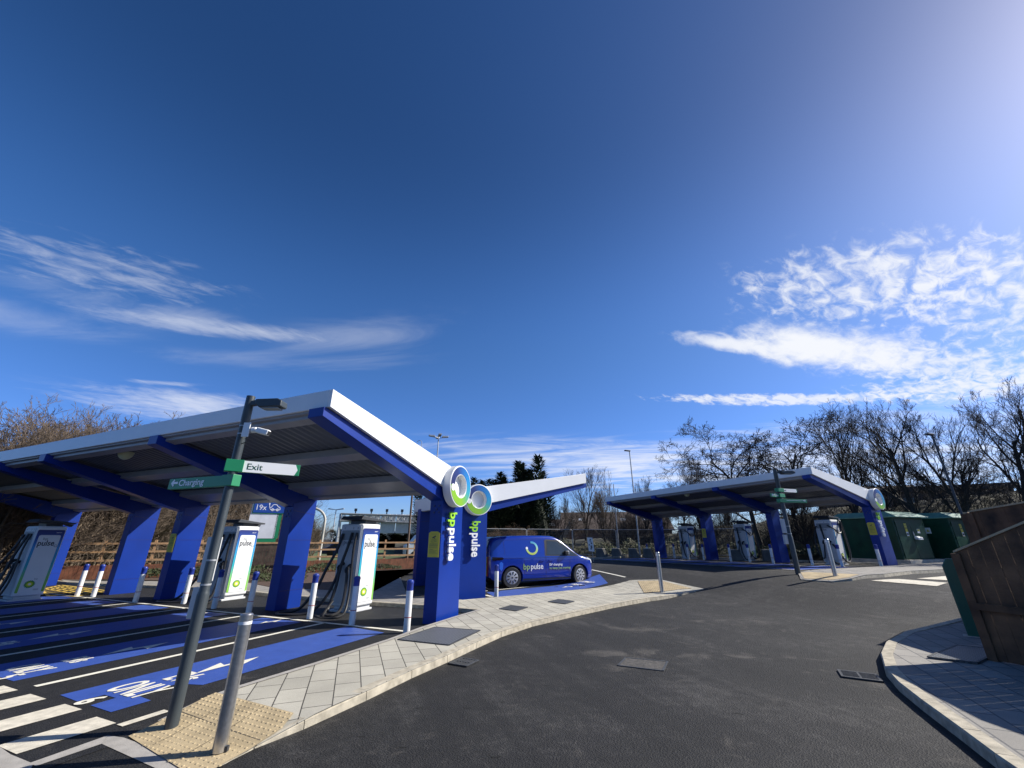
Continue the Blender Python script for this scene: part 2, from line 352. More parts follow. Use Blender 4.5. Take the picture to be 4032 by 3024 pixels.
def copy_thing(o, label, loc, rz=None, group=None, scale=None):
    c = copy_tree(o); c.location = loc
    if rz is not None: c.rotation_euler = (0, 0, rz)
    if scale: c.scale = (scale,) * 3 if not isinstance(scale, tuple) else scale
    c['label'] = label
    if group: c['group'] = group
    return c
def text_obj(name, body, size, m, parent, T, extrude=.002, align='LEFT', sx=1.0, offset=0.0):
    """lettering as a mesh; T places the text plane (x right, y up, z out)"""
    cu = bpy.data.curves.new('t', 'FONT'); cu.body = body; cu.size = size; cu.extrude = extrude; cu.align_x = align; cu.offset = offset; cu.resolution_u = 3
    tmp = bpy.data.objects.new('t', cu); col.objects.link(tmp); dg = bpy.context.evaluated_depsgraph_get(); dg.update()
    me = bpy.data.meshes.new_from_object(tmp.evaluated_get(dg)); bpy.data.objects.remove(tmp); bpy.data.curves.remove(cu)
    me.name = name; me.materials.clear(); me.materials.append(m)
    me.transform(T @ Matrix.Diagonal((sx, 1, 1, 1)))
    o = bpy.data.objects.new(name, me); col.objects.link(o)
    if parent is not None: o.parent = parent
    return o
def TM(o, x, y):
    """matrix with origin o, text-right x, text-up y"""
    x, y = Vector(x).normalized(), Vector(y).normalized(); z = x.cross(y); m = Matrix.Identity(4)
    for i in range(3): m[i][0], m[i][1], m[i][2], m[i][3] = x[i], y[i], z[i], o[i]
    return m
def poly_T(poly, T, z0, z1):
    n = len(poly); vs = [T @ Vector((p[0], p[1], z)) for z in (z0, z1) for p in poly]
    return vs, [tuple(range(n - 1, -1, -1)), tuple(range(n, 2 * n))] + [(i, (i + 1) % n, (i + 1) % n + n, i + n) for i in range(n)]
def ring_poly(mb, T, cx, cy, r0, r1, z0, z1, a0=0.0, a1=360.0, n=40):
    full = abs(a1 - a0) >= 359.9; k = n if full else n + 1; vs = []
    for i in range(k):
        a = R(a0 + (a1 - a0) * i / n)
        for r, z in ((r0, z0), (r1, z0), (r1, z1), (r0, z1)): vs.append(T @ Vector((cx + r * math.cos(a), cy + r * math.sin(a), z)))
    fs = []
    for i in range(n):
        j = (i + 1) % k
        for q in range(4): fs.append((i * 4 + q, i * 4 + (q + 1) % 4, j * 4 + (q + 1) % 4, j * 4 + q))
    if not full: fs += [(3, 2, 1, 0), tuple(n * 4 + q for q in range(4))]
    mb.add(vs, fs)

# ---------------------------------------------------------------- ground sheets
gx = np.concatenate([[-1500, -500, -200, -110], np.arange(-60, 80.01, .5), [120, 250, 600, 1500]])
gy = np.concatenate([[-300, -60], np.arange(-8, 75.01, .5), [100, 160, 300, 700, 2500]])
Z = np.array([[gz(x, y) for x in gx] for y in gy])
def gzi(x, y):
    i = min(max(int(np.searchsorted(gx, x)) - 1, 0), len(gx) - 2); j = min(max(int(np.searchsorted(gy, y)) - 1, 0), len(gy) - 2)
    a = (x - gx[i]) / (gx[i + 1] - gx[i]); b = (y - gy[j]) / (gy[j + 1] - gy[j])
    return float((Z[j, i] * (1 - a) + Z[j, i + 1] * a) * (1 - b) + (Z[j + 1, i] * (1 - a) + Z[j + 1, i + 1] * a) * b)
mb = MB(); nxg, nyg = len(gx), len(gy)
mb.v = [(float(x), float(y), float(Z[j, i])) for j, y in enumerate(gy) for i, x in enumerate(gx)]
mb.f = [(j * nxg + i, j * nxg + i + 1, (j + 1) * nxg + i + 1, (j + 1) * nxg + i) for j in range(nyg - 1) for i in range(nxg - 1)]; mb.mi = [0] * len(mb.f)
ground = mb.build('ground', M_ASPH, smooth=True); ground['kind'] = 'structure'
def conform(name, polys, off, mats, kind='structure', thick=0.0, mi=None, hf=None, smooth=False):
    """flat shapes laid on the ground sheet, cut along its grid so that they follow it"""
    bm = bmesh.new()
    for k, p in enumerate(polys):
        vs = [bm.verts.new((q[0], q[1], 0)) for q in p]
        try:
            f = bm.faces.new(vs); f.material_index = mi[k] if mi else 0
        except ValueError: pass
    bmesh.ops.triangulate(bm, faces=[f for f in bm.faces if len(f.verts) > 4])
    xs = [v.co.x for v in bm.verts]; ys = [v.co.y for v in bm.verts]
    x0, x1, y0, y1 = min(xs), max(xs), min(ys), max(ys)
    tmax = .8 * x1 + .6 * y1
    if tmax > 11.5 and not hf:
        for g in gx:
            if x0 < g < x1 and .8 * g + .6 * y1 > 11: bmesh.ops.bisect_plane(bm, geom=bm.verts[:] + bm.edges[:] + bm.faces[:], plane_co=(g, 0, 0), plane_no=(1, 0, 0))
        for g in gy:
            if y0 < g < y1 and .8 * x1 + .6 * g > 11: bmesh.ops.bisect_plane(bm, geom=bm.verts[:] + bm.edges[:] + bm.faces[:], plane_co=(0, g, 0), plane_no=(0, 1, 0))
    elif hf:
        for g in np.arange(math.floor(x0), x1, .25): bmesh.ops.bisect_plane(bm, geom=bm.verts[:] + bm.edges[:] + bm.faces[:], plane_co=(g, 0, 0), plane_no=(1, 0, 0))
        for g in np.arange(math.floor(y0), y1, .25): bmesh.ops.bisect_plane(bm, geom=bm.verts[:] + bm.edges[:] + bm.faces[:], plane_co=(0, g, 0), plane_no=(0, 1, 0))
    for v in bm.verts: v.co.z = gzi(v.co.x, v.co.y) + off + (hf(v.co.x, v.co.y) if hf else 0)
    bm.normal_update()
    for f in bm.faces:
        if f.normal.z < 0: f.normal_flip()
    me = bpy.data.meshes.new(name); bm.to_mesh(me); bm.free()
    for m in (mats if isinstance(mats, (list, tuple)) else [mats]): me.materials.append(m)
    o = bpy.data.objects.new(name, me); col.objects.link(o)
    if kind: o['kind'] = kind
    return o
def strip(a, b, w):
    a, b = Vector(a[:2]), Vector(b[:2]); d = (b - a).normalized(); n = Vector((-d.y, d.x)) * w / 2
    return [a - n, b - n, b + n, a + n]
def kerb(name, pts, w=.125, h=.10, hf=None, inner=1, block=.9, m=None, z_in=None):
    """kerb blocks along a path; inner=+1 puts the width on the left of the path"""
    P = [Vector(p[:2]) for p in pts]; mbk = MB()
    seg = [(P[i], P[i + 1]) for i in range(len(P) - 1)]; ends = []
    for a, b in seg:
        n = max(1, round((b - a).length / block))
        for k in range(n): ends.append((a + (b - a) * (k / n), a + (b - a) * ((k + 1) / n)))
    for a, b in ends:
        d = (b - a).normalized(); nn = Vector((-d.y, d.x)) * inner; a2, b2 = a + d * .005, b - d * .005
        vs = []
        for p in (a2, b2):
            hh = hf(p.x, p.y) if hf else h; g = gzi(p.x, p.y)
            vs += [(p.x, p.y, g - .05), (p.x + nn.x * .004, p.y + nn.y * .004, g + max(hh - .018, .004)), (p.x + nn.x * .02, p.y + nn.y * .02, g + max(hh, .006)),
                   (p.x + nn.x * w, p.y + nn.y * w, g + max(hh, .006)), (p.x + nn.x * w, p.y + nn.y * w, g - .05)]
        mbk.add(vs, [(0, 1, 2, 3, 4), (9, 8, 7, 6, 5), (0, 5, 6, 1), (1, 6, 7, 2), (2, 7, 8, 3), (3, 8, 9, 4)])
    o = mbk.build(name, m or M_KERB); o['kind'] = 'structure'; return o
# ---------------------------------------------------------------- first bay row: frame, paint, paving
O1 = Vector((-1.652, 10.132)); A1 = 66.0
def FR(O, a, m=1):
    cu, su = math.cos(R(a)), math.sin(R(a))
    return lambda u, v: Vector((O.x + u * cu - m * v * su, O.y + u * su + m * v * cu))
F1 = FR(O1, A1)
def rect(F, u0, u1, v0, v1): return [F(u0, v0), F(u1, v0), F(u1, v1), F(u0, v1)]
# darker fresh surface of the bays
conform('bay_surface', [rect(F1, -7.2, 1.7, -.45, 22)], .004, M_ASPH2)
conform('bay_line', [rect(F1, -5.4, -.8, v - .05, v + .05) for v in (2.4, 4.93, 7.45, 10.0, 12.6, 15.1)] + [rect(F1, -.86, -.76, .1, 15.1)], .010, M_WLINE)
blues = [[F1(-5.42, 1.70), F1(-.92, 1.66), F1(-1.08, .50), F1(-4.5, .52), F1(-4.6, .86), F1(-5.05, .86), F1(-5.08, .5), F1(-5.45, .5), F1(-5.44, .95), F1(-5.20, .97), F1(-5.20, 1.22), F1(-5.44, 1.24)]]
for v0 in (2.95, 5.5, 8.0, 10.5, 13.0): blues.append(rect(F1, -5.42, -.95, v0, v0 + 1.3))
conform('bay_paint_blue', blues, .008, M_BPAINT)
bolt = [(-.62, -.02), (.02, .26), (-.05, .05), (.62, .0), (.06, -.26), (.09, -.04)]
def bolt_poly(F, u, v, s=1.0): return [F(u + a * s, v + b * s) for a, b in bolt]
conform('bolt_mark', [bolt_poly(F1, -3.80, v, .78) for v in (1.10, 3.5, 6.1, 8.7, 11.2)] + [bolt_poly(F1, -1.25, v, .5) for v in (3.6, 6.2)], .014, M_WLINE)
def ground_text(body, F, a, u, v, size, sx):
    P = F(u, v); T = TM(Vector((P.x, P.y, gzi(P.x, P.y) + .013)), (math.sin(R(a)), -math.cos(R(a)), 0), (math.cos(R(a)), math.sin(R(a)), 0))
    o = text_obj('bay_lettering', body, size, M_WLINE, None, T, .001, 'CENTER', sx, .012); o['kind'] = 'structure'; return o
for k, v in enumerate((1.10, 3.55, 6.1, 8.65, 11.15)):
    q_ = 1.0 if k == 0 else .82
    ground_text(str(6 - k), F1, A1, -5.50, v + (.03 if k == 0 else -.3), .38, .80)
    ground_text('ONLY', F1, A1, -5.12 if k == 0 else -5.25, v - .03, .60 * q_, .44)
    ground_text('EVs', F1, A1, -4.58 if k == 0 else -4.7, v - .05, .50 * q_, .54)
# zebra crossing in front of the bays
zeb = [rect(F1, -8.2, -5.55, a, a + .40) for a in (1.67, 2.40, 3.13, 3.9)] + [rect(F1, -8.2, -5.55, .86, 1.24)] + [rect(F1, -6.28, -5.58, .10, .48), rect(F1, -5.60, -5.18, -.06, .05)]
zeb[4] = rect(F1, -8.2, -5.54, .88, 1.26)
conform('zebra_crossing', zeb, .010, M_ZEB)
# yellow box hatching beyond bay row
hp = [gnd(240, 2305), gnd(160, 2322), gnd(190, 2348), gnd(300, 2349), gnd(428, 2328)]
hy = []
for i in range(5): hy.append(strip(hp[i], hp[(i + 1) % 5], .09))
def lp(a, b, t): return a + (b - a) * t
for t in (.2, .4, .6, .8):
    hy.append(strip(lp(hp[1], hp[2], t), lp(hp[0], hp[4], t), .07)); hy.append(strip(lp(hp[0], hp[1], t), lp(hp[4], hp[3], t), .07))
conform('yellow_hatching', hy, .012, M_YLINE)

# island between the bays and the road
front = [(-2.45, 4.12), (-2.30, 4.55), (-2.05, 4.95), (-1.69, 5.71), (-1.35, 6.52), (-.98, 7.28), (-.61, 8.11), (-.20, 8.99), (.43, 9.97), (1.45, 11.12), (2.75, 12.50), (4.2, 13.82), (5.26, 14.50), (6.40, 15.05)]
back = [(-3.55, 5.05), (-3.37, 5.52), (-3.25, 5.83), (-2.8, 6.76), (-2.15, 8.26), (-1.8, 9.28), (-1.26, 10.55), (-.80, 11.50)]
edge2 = [(-2.35, 12.31), (-1.38, 13.37), (-.81, 13.75), (.3, 14.45), (2.56, 16.08), (4.55, 17.30), (5.6, 17.0)]
def isl_h(x, y):
    t = (y - 4.3 + .35 * (x + 2.4)) / 1.05; t = min(max(t, 0), 1)
    q = (16.35 - y + .25 * (6.4 - x)) / 1.7 if x > 3 else 1; q = min(max(((6.5 - x) * .85) / 1.6, 0), 1) if x > 4.4 else 1
    return .10 * t * t * (3 - 2 * t) * q
isl = front + [(5.6, 17.0), (4.55, 17.30), (2.56, 16.08), (.3, 14.45), (-.81, 13.75), (-1.38, 13.37), (-2.35, 12.31), (-.80, 11.50)] + back[::-1][1:]
tact1 = [(-3.40, 5.62), (-2.22, 5.06), (-2.20, 4.80), (-2.42, 4.20), (-2.60, 4.14), (-3.63, 4.78)]
conform('pavement', [isl], .002, M_PAVE, hf=lambda x, y: isl_h(x, y) - .004)
conform('tactile_paving', [tact1], .010, M_TACT, hf=isl_h)
tact2 = [(4.30, 14.75), (5.60, 15.22), (6.05, 15.20), (5.55, 16.75), (4.75, 17.0)]
conform('tactile_paving', [tact2], .008, M_TACT, hf=isl_h)
conform('flush_edging', [strip(back[i], back[i + 1], .09) for i in range(len(back) - 1)], .007, M_FLUSH, hf=isl_h)
kerb('kerb', front, .14, hf=isl_h)
kerb('kerb', edge2[1:], .12, hf=lambda x, y: isl_h(x, y) * .9, inner=-1)
# blisters on the near tactile slabs
mbb = MB()
def blisters(poly, ang, step, r, h, hf, off):
    xs = [p[0] for p in poly]; ys = [p[1] for p in poly]
    ca, sa = math.cos(R(ang)), math.sin(R(ang)); cx, cy = sum(xs) / len(xs), sum(ys) / len(ys)
    for i in range(-40, 41):
        for j in range(-40, 41):
            a, b = i * step, j * step; x, y = cx + a * ca - b * sa, cy + a * sa + b * ca; ins = False
            for k in range(len(poly)):
                x1, y1 = poly[k]; x2, y2 = poly[(k + 1) % len(poly)]
                if (y1 > y) != (y2 > y) and x < (x2 - x1) * (y - y1) / (y2 - y1) + x1: ins = not ins
            if not ins: continue
            g = gzi(x, y) + hf(x, y) + off
            for rr, zz_ in ((r, 0), (r * .6, h)): pass
            n = 8; vs = [(x + r * math.cos(2 * math.pi * k / n), y + r * math.sin(2 * math.pi * k / n), g - .002) for k in range(n)] + [(x + r * .6 * math.cos(2 * math.pi * k / n), y + r * .6 * math.sin(2 * math.pi * k / n), g + h) for k in range(n)]
            mbb.add(vs, [tuple(range(n, 2 * n))] + [(k, (k + 1) % n, (k + 1) % n + n, k + n) for k in range(n)])
blisters(tact1, -25, .066, .0155, .006, isl_h, .010); blisters(tact2, 20, .10, .022, .006, isl_h, .008)
o = mbb.build('tactile_blisters', M_TACT, smooth=True); o['kind'] = 'structure'
# slab joints in the tactile area and the flush kerbs left of it
conform('slab_joint', [strip((-3.50, 5.22), (-2.30, 4.62), .008), strip((-3.05, 5.45), (-3.25, 4.60), .008), strip((-2.62, 5.24), (-2.85, 4.35), .008)], .0125, mat('joint_dark', (.10, .085, .06), .9), hf=isl_h)
for k_, pl in enumerate(([(425, 2898), (486, 2906), (700, 2985), (800, 3040), (640, 3040), (401, 2931)], [(425, 2898), (401, 2931), (140, 3020), (115, 3008)], [(-300, 2850), (0, 2946), (40, 2975), (130, 3012), (105, 3060), (-300, 3060)])):
    conform('flush_kerb', [[gnd(*q) for q in pl]], .0042 + .0022 * k_, M_FLUSH)
# footway and kerb behind the first bays
bk = [(-.80, 11.52), (-2.35, 12.31), (-3.66, 12.78), (-7.84, 14.75), (-10.4, 16.3), (-18.4, 18.6), (-30, 24.5)]
bkb = [(-30, 26.3), (-18.6, 20.6), (-11.2, 18.0), (-8.6, 16.9), (-7.9, 18.3), (-7.2, 23.8), (-7.9, 26.4), (-5.8, 27.7), (-5.0, 24.3), (-3.8, 16.2), (-1.7, 13.6), (-1.38, 13.37)]
bk_back = [gnd(*q, .085) for q in ((-900, 2262), (241, 2282), (958, 2290), (1061, 2312), (1330, 2325), (1432, 2352), (1424, 2250), (1566, 2246), (1607, 2352), (1720, 2352), (1812, 2360))]
pv = [Vector(p) for p in bk][:6] + [Vector((q.x, q.y)) for q in bk_back[1:]]
pv = [Vector(p) for p in bk][:6] + [Vector((q.x, q.y)) for q in bk_back[1:]] + [Vector((-1.38, 13.37))]
conform('pavement', [pv], .085, M_PAVE2)
kerb('kerb', bk, .125, .10, inner=-1)
conform('soil_bed', [[gnd(*q, .09) for q in ((241, 2281), (958, 2289), (1061, 2311), (1330, 2324), (1430, 2351), (1420, 2250), (1640, 2240), (1140, 2258), (290, 2286))]], .095, M_SOIL)
sc_ = []
for (x_, y_, l_, a_) in ((1650, 2788, .12, 5), (1838, 2788, .13, -8), (1976, 2764, .12, 3), (1590, 2942, .11, 0), (1950, 2980, .12, 4), (3395, 2490, .30, -12), (2150, 2700, .10, 30), (2905, 2810, .12, -20), (1420, 2900, .10, 10)):
    q_ = gnd(x_, y_); u_ = Vector((math.cos(R(a_)), math.sin(R(a_)))) * l_ / 2
    sc_.append([(q_.x - u_.x, q_.y - u_.y), (q_.x, q_.y - .012), (q_.x + u_.x, q_.y + u_.y), (q_.x + .01, q_.y + .014)])
conform('road_scuff', sc_, .0025, mat('tyre_black', (.006, .006, .006), .9))
# ---------------------------------------------------------------- road furniture set in the ground
def grate(name, label, P, T, nbar, w, l, z):
    t = thing(name, label, 'drain', (P.x, P.y, z), T)
    MB().box(-l / 2, l / 2, -w / 2, w / 2, -.01, .004).build('pit', M_BLK, t)
    f = MB(); f.box(-l / 2, l / 2, -w / 2, -w / 2 + .03, .0, .014); f.box(-l / 2, l / 2, w / 2 - .03, w / 2, .0, .014); f.box(-l / 2, -l / 2 + .03, -w / 2, w / 2, .0, .0142); f.box(l / 2 - .03, l / 2, -w / 2, w / 2, .0, .0142)
    f.build('frame', M_IRON, t)
    g = MB()
    for i in range(nbar):
        y = -w / 2 + w * (i + 1) / (nbar + 1); g.box(-l / 2 + .03, l / 2 - .03, y - .008, y + .008, .0, .0125)
    g.box(-.012, .012, -w / 2 + .03, w / 2 - .03, .001, .0128); g.build('bars', M_IRON, t); return t
grate('drain_grate', 'iron road drain beside the curved kerb on the right', (gnd(3302, 2637) + gnd(3477, 2696)) / 2, R(-29), 6, .36, .44, .008)
grate('drain_grate', 'iron road drain against the left kerb beside the chequered plate', (gnd(1805, 2595) + gnd(1849, 2627)) / 2 , R(62), 6, .34, .36, .008)
def cover(name, label, poly, z, m, th=.012):
    cx = sum(p[0] for p in poly) / len(poly); cy = sum(p[1] for p in poly) / len(poly)
    t = thing(name, label, 'cover', (cx, cy, z))
    mbx = MB(); mbx.prism([(p[0] - cx, p[1] - cy) for p in poly], 'z', -.01, th); mbx.build('lid', m, t)
    fr = MB()
    for i in range(len(poly)):
        a, b = poly[i], poly[(i + 1) % len(poly)]; fr.beam((a[0] - cx, a[1] - cy, th - .004), (b[0] - cx, b[1] - cy, th - .004), .03, .014)
    fr.build('rim', M_IRON, t); return t
def chequer(name):
    m = bpy.data.materials.new(name); m.use_nodes = True; n = m.node_tree; b = n.nodes['Principled BSDF']
    t = n.nodes.new('ShaderNodeTexCoord'); mp = n.nodes.new('ShaderNodeMapping'); mp.inputs['Rotation'].default_value = (0, 0, R(63)); n.links.new(t.outputs['Object'], mp.inputs[0])
    ch = n.nodes.new('ShaderNodeTexChecker'); ch.inputs['Scale'].default_value = 26; ch.inputs['Color1'].default_value = (.16, .17, .18, 1); ch.inputs['Color2'].default_value = (.035, .037, .04, 1)
    n.links.new(mp.outputs[0], ch.inputs[0]); n.links.new(ch.outputs[0], b.inputs['Base Color']); b.inputs['Roughness'].default_value = .5
    bm = n.nodes.new('ShaderNodeBump'); bm.inputs['Distance'].default_value = .006; n.links.new(ch.outputs['Fac'], bm.inputs['Height']); n.links.new(bm.outputs[0], b.inputs['Normal']); return m
M_CHQ = chequer('chequer_plate')
cover('inspection_cover', 'large chequered metal plate in the paving beside the sign column', [(-1.54, 9.33), (-.62, 9.02), (-1.05, 7.86), (-2.00, 8.26)], .098, M_CHQ)
cover('inspection_cover', 'small grey cover in the paving, the nearer of the two beyond the chequered plate', [(-.03, 12.2), (.4, 11.86), (.11, 11.31), (-.32, 11.62)], .098, M_IRON)
cover('inspection_cover', 'small grey cover in the paving, the farther one towards the van', [(1.35, 13.35), (1.76, 12.95), (1.45, 12.45), (1.02, 12.85)], .100, M_IRON)
cover('manhole_cover', 'square iron manhole cover out in the road', [(1.57, 7.1), (1.79, 7.51), (2.37, 7.3), (2.14, 6.84)], -.004, mat('old_iron', (.075, .068, .058), .7, .1, var=.4, vscale=14, bump=.9, bscale=40))
# footway on the right with its curved kerb
rk = [(12.6, 9.9), (10.6, 9.95), (9.29, 9.72), (8.4, 9.42), (7.5, 8.95), (6.42, 8.11), (5.71, 7.38), (5.12, 6.62), (4.76, 6.01), (4.48, 5.41), (4.16, 4.67), (3.95, 4.20), (3.6, 3.3)]
kerb('kerb', rk, .15, .11, inner=1)
conform('pavement', [[(12.6, 10.0)] + [(p[0] + .12, p[1] - .04) for p in rk[1:]] + [(9, 3.0), (12.6, 5)]], .104, M_PAVE2)

# island at the third canopy, crossing beyond it
def i3h(x, y): return .02 + .08 * min(max((x - 9.6) / 1.6, 0), 1)
is3 = [(9.35, 14.55), (9.85, 13.82), (10.45, 13.80), (12.09, 14.52), (14.2, 15.85), (16.2, 16.75), (19.5, 18.2), (26, 21.2), (26, 25.2), (22.3, 22.8), (18.6, 20.7), (15.4, 18.75), (11.6, 16.75), (10.2, 15.95)]
conform('pavement', [is3], .002, M_PAVE2, hf=i3h)
kerb('kerb', is3[:8], .14, hf=i3h)
conform('tactile_paving', [[(9.50, 14.6), (9.95, 13.95), (10.5, 13.95), (11.1, 14.3), (10.45, 15.75), (10.2, 15.8)]], .008, M_TACT, hf=i3h)
F3 = None
zb = []
for p in ([(3430, 2287), (3540, 2281), (3735, 2296), (3690, 2309)], [(3610, 2279), (3740, 2268), (3775, 2274), (3735, 2286)], [(3800, 2290), (3900, 2280), (3960, 2290), (3900, 2302)]): zb.append([GP(*q)[:2] for q in p])
conform('zebra_crossing', zb, .010, M_ZEB)

# ---------------------------------------------------------------- canopies
RINGSTOPS = [(0, (.012, .018, .09)), (.17, (.010, .030, .16)), (.27, (.006, .10, .36)), (.45, (.006, .22, .52)), (.56, (.03, .30, .38)), (.65, (.13, .38, .10)), (.73, (.20, .42, .02)), (1, (.20, .42, .02))]
def plate_sign(par, T, w=.30, h=.56):
    poly = [(-w / 2, 0), (w / 2, 0), (w / 2, h * .94), (w * .3, h), (-w * .3, h), (-w / 2, h * .94)]
    m = MB(); vs, fs = poly_T(poly, T, 0, .012); m.add(vs, fs); s = m.build('warning_sign', M_YEL, par)
    g = MB()
    for (x0, x1, y0, y1) in [(-.12, .12, .255, .262), (-.12, .10, .235, .242), (-.12, .11, .20, .207), (-.11, -.01, .165, .172), (-.11, .1, .14, .144), (-.11, .06, .12, .124), (-.11, .08, .10, .104), (-.12, .12, .08, .083)]:
        vs, fs = poly_T([(x0, y0), (x1, y0), (x1, y1), (x0, y1)], T, .012, .0145); g.add(vs, fs)
    # small camera pictogram
    for pl in ([(-.05, .43), (.045, .47), (.055, .45), (-.035, .405)], [(-.005, .42), (.01, .425), (.04, .395), (.03, .39)], [(-.075, .38), (.075, .38), (.075, .384), (-.075, .384)], [(-.075, .50), (.075, .50), (.075, .504), (-.075, .504)]):
        vs, fs = poly_T(pl, T, .012, .015); g.add(vs, fs)
    g.build('print', M_TXTD, s)
    text_obj('lettering', 'CCTV', .06, M_TXTD, s, T @ Matrix.Translation((0, .32, .012)), .002, 'CENTER')
    text_obj('lettering', 'IN OPERATION', .03, M_TXTD, s, T @ Matrix.Translation((0, .275, .012)), .002, 'CENTER')
def canopy(label, O, ang, m, xf, L, cols, xr=.62, zr=2.98, z0=0.0, tilt=0.0, plates=(0,), zft=4.20, zfb=3.88, aw=.94, group='forecourt canopies', xg=None):
    xg = xr if xg is None else xg
    t = thing('charging_canopy', label, 'canopy', (O[0], O[1], z0), R(ang), group)
    t.rotation_euler = (tilt, 0, R(ang))
    Y = lambda v: m * v
    def bx(mb, x0, x1, v0, v1, a, b): return mb.box(x0, x1, min(Y(v0), Y(v1)), max(Y(v0), Y(v1)), a, b)
    xb = xr - .02
    topz_ = lambda x: zft + (3.42 - zft) * (x - xf) / (xr - .2 - xf)
    botz_ = lambda x: zfb + (2.80 - zfb) * (x - xf) / (xr - .35 - xf)
    # white skin: front edge, sloping top, two ends, back edge
    s = MB(); bx(s, xf - .02, xf + .03, 0, L, zfb, zft); s.build('front_fascia', M_WHITE, t, bevel=.008)
    for v0, v1 in ((-.07, 0), (L, L + .06)):
        e = MB(); e.prism([(xf - .02, zfb), (xb, botz_(xb) + .04), (xb, topz_(xb) - .02), (xf - .02, zft)], 'y', Y(v0), Y(v1)); e.build('end_fascia', M_WHITE, t, bevel=.006)
    s = MB(); s.add([(xf + .03, Y(0), zft - .02), (xf + .03, Y(L), zft - .02), (xb, Y(L), topz_(xb) - .03), (xb, Y(0), topz_(xb) - .03)], [(0, 1, 2, 3)]); s.build('roof_sheet', M_WHITE, t)
    s = MB(); bx(s, xb - .05, xb, 0, L, 2.86, topz_(xb) - .03); s.build('back_fascia', M_WHITE, t)
    # corrugated deck on the underside, ribs running with the slope
    dk = MB(); n = int(L / .05); x0d, x1d = xf + .03, .50; za, zb_ = zfb + .10, 3.08
    for i in range(n + 1):
        v = L * i / n; d = (0, .0, .035, .035)[i % 4]
        dk.v += [(x0d, Y(v), za - d), (x1d, Y(v), zb_ - d)]
    dk.f = [(2 * i, 2 * i + 1, 2 * i + 3, 2 * i + 2) for i in range(n)]; dk.mi = [0] * n
    dk.build('deck', M_DECK, t)
    dz_ = lambda x: za + (zb_ - za) * (x - x0d) / (x1d - x0d)
    for (xa, xc, dr) in ((xf + .03, xf + .10, .14), (xf + .10, xf + .30, .20), (xf * .56, xf * .56 + .34, .19), (xf * .56 + .34, xf * .56 + .42, .14), (-.42, .30, .20), (.30, xb - .05, .24)):
        p = MB(); p.prism([(xa, dz_(xa) - dr), (xc, dz_(xc) - dr), (xc, dz_(xc) - .04), (xa, dz_(xa) - .04)], 'y', Y(.02), Y(L - .02)); p.build('purlin', M_PURL, t, bevel=.006)
    for k, v in enumerate(cols):
        first = k == 0; x0, x1 = (0.0, aw) if first else (-.16, .62); w = .36
        c = MB(); c.prism([(x0, 0), (x1, 0), (x1, 2.93), (x0, 2.70)], 'y', Y(v + .01), Y(v + w)); cc = c.build('column', M_BLUE, t, bevel=.006)
        # arm, deeper towards the column
        xt = x1 - .02
        a = MB(); a.prism([(x0 + .003, 2.62 if first else 2.60), (xf - .08 if first else xf - .06, zfb - .17 if first else zfb - .20), (xf - .08 if first else xf - .06, zfb - .01), (xt, 2.98 if first else 2.96), (xt, 2.60)], 'y', Y(v + (.004 if first else .03)), Y(v + w - .0)); a.build('arm', M_BLUE, t, bevel=.004)
        if k == 1:
            q = MB(); q.lathe([(.02, -.16), (.09, -.13), (.14, -.07), (.16, 0), (.16, .03)], 16, Matrix.Translation((xf + .55, Y(v + 2.6), zfb - .10))); q.build('canopy_lamp', mat('lamp_lens_pale', (.55, .58, .35), .4), t, smooth=True)
        # panel joints and base hatch of each column, bolt heads at the splice
        j = MB()
        if not first:
            for zj in (1.72, .45): j = MB(); j.prism([(x0 + .05, zj), (x1 - .0, zj), (x1 - .0, zj + .012), (x0 + .05, zj + .012)], 'y', Y(v + .012), Y(v + .006)); j.build('joint', M_NAVY, cc)
            j = MB(); j.prism([(x0 + .05, 2.50), (x1, 2.42), (x1, 2.435), (x0 + .05, 2.515)], 'y', Y(v + .012), Y(v + .006))
            j.build('joint', M_NAVY, cc)
        b = MB()
        for (yy, zz_) in ((.10, 2.35), (.24, 2.35), (.17, 2.42), (.10, 2.50), (.24, 2.50)):
            b = MB(); b.tube([(x0 + .004, Y(v + yy), zz_), (x0 - .016, Y(v + yy), zz_)], .026, 8); b.build('bolt', M_NAVY, cc)
        if k in plates:
            plate_sign(t, TM(Vector((x0 - .006, Y(v + .185), 1.36)), (0, -m, 0), (0, 0, 1)))
    # illuminated-style ring on the end column
    T = TM(Vector((xg, Y(-.07), zr)), (m, 0, 0), (0, 0, 1))       # z of T points out of the end face
    q = MB(); ring_poly(q, T, 0, 0, .265, .50, -.02, .20, n=48); rg = q.build('ring_sign', M_WHITE, t, smooth=True, bevel=.012)
    q = MB(); ring_poly(q, T, 0, 0, .0, .275, .0, .05, n=40); q.build('ring_hub', M_WHITE, rg, smooth=True)
    q = MB(); ring_poly(q, T, 0, 0, .290, .468, .19, .206, n=64)
    q.build('gradient_band', gradient_paint('ring_gradient', RINGSTOPS, radial=(xg, zr, m)), rg)
    q = MB(); ring_poly(q, T, -.372, -.060, 0, .084, .19, .214, n=24); q.build('ring_dot', M_WHITE, rg)
    # raised lettering down the end face
    Tt = TM(Vector(((aw - .27) / 2 - .12 if m == 1 else aw / 2 + .13, Y(.0) - m * .075, 2.38 if m == 1 else 2.32)), (0, 0, -1), (m, 0, 0))
    text_obj('lettering', 'bp', .42, M_LIME, t, Tt, .022, 'LEFT', .84, .009)
    text_obj('lettering', 'pulse', .42, M_TXTW, t, Tt @ Matrix.Translation((.370, 0, 0)), .022, 'LEFT', .84, .009)
    return t
can1 = canopy('large white and blue canopy over the nearest charging bays', O1, A1, 1, -3.75, 21.5, [0, 4.88, 9.98, 12.9, 18.7], plates=(0, 2), xg=.34)
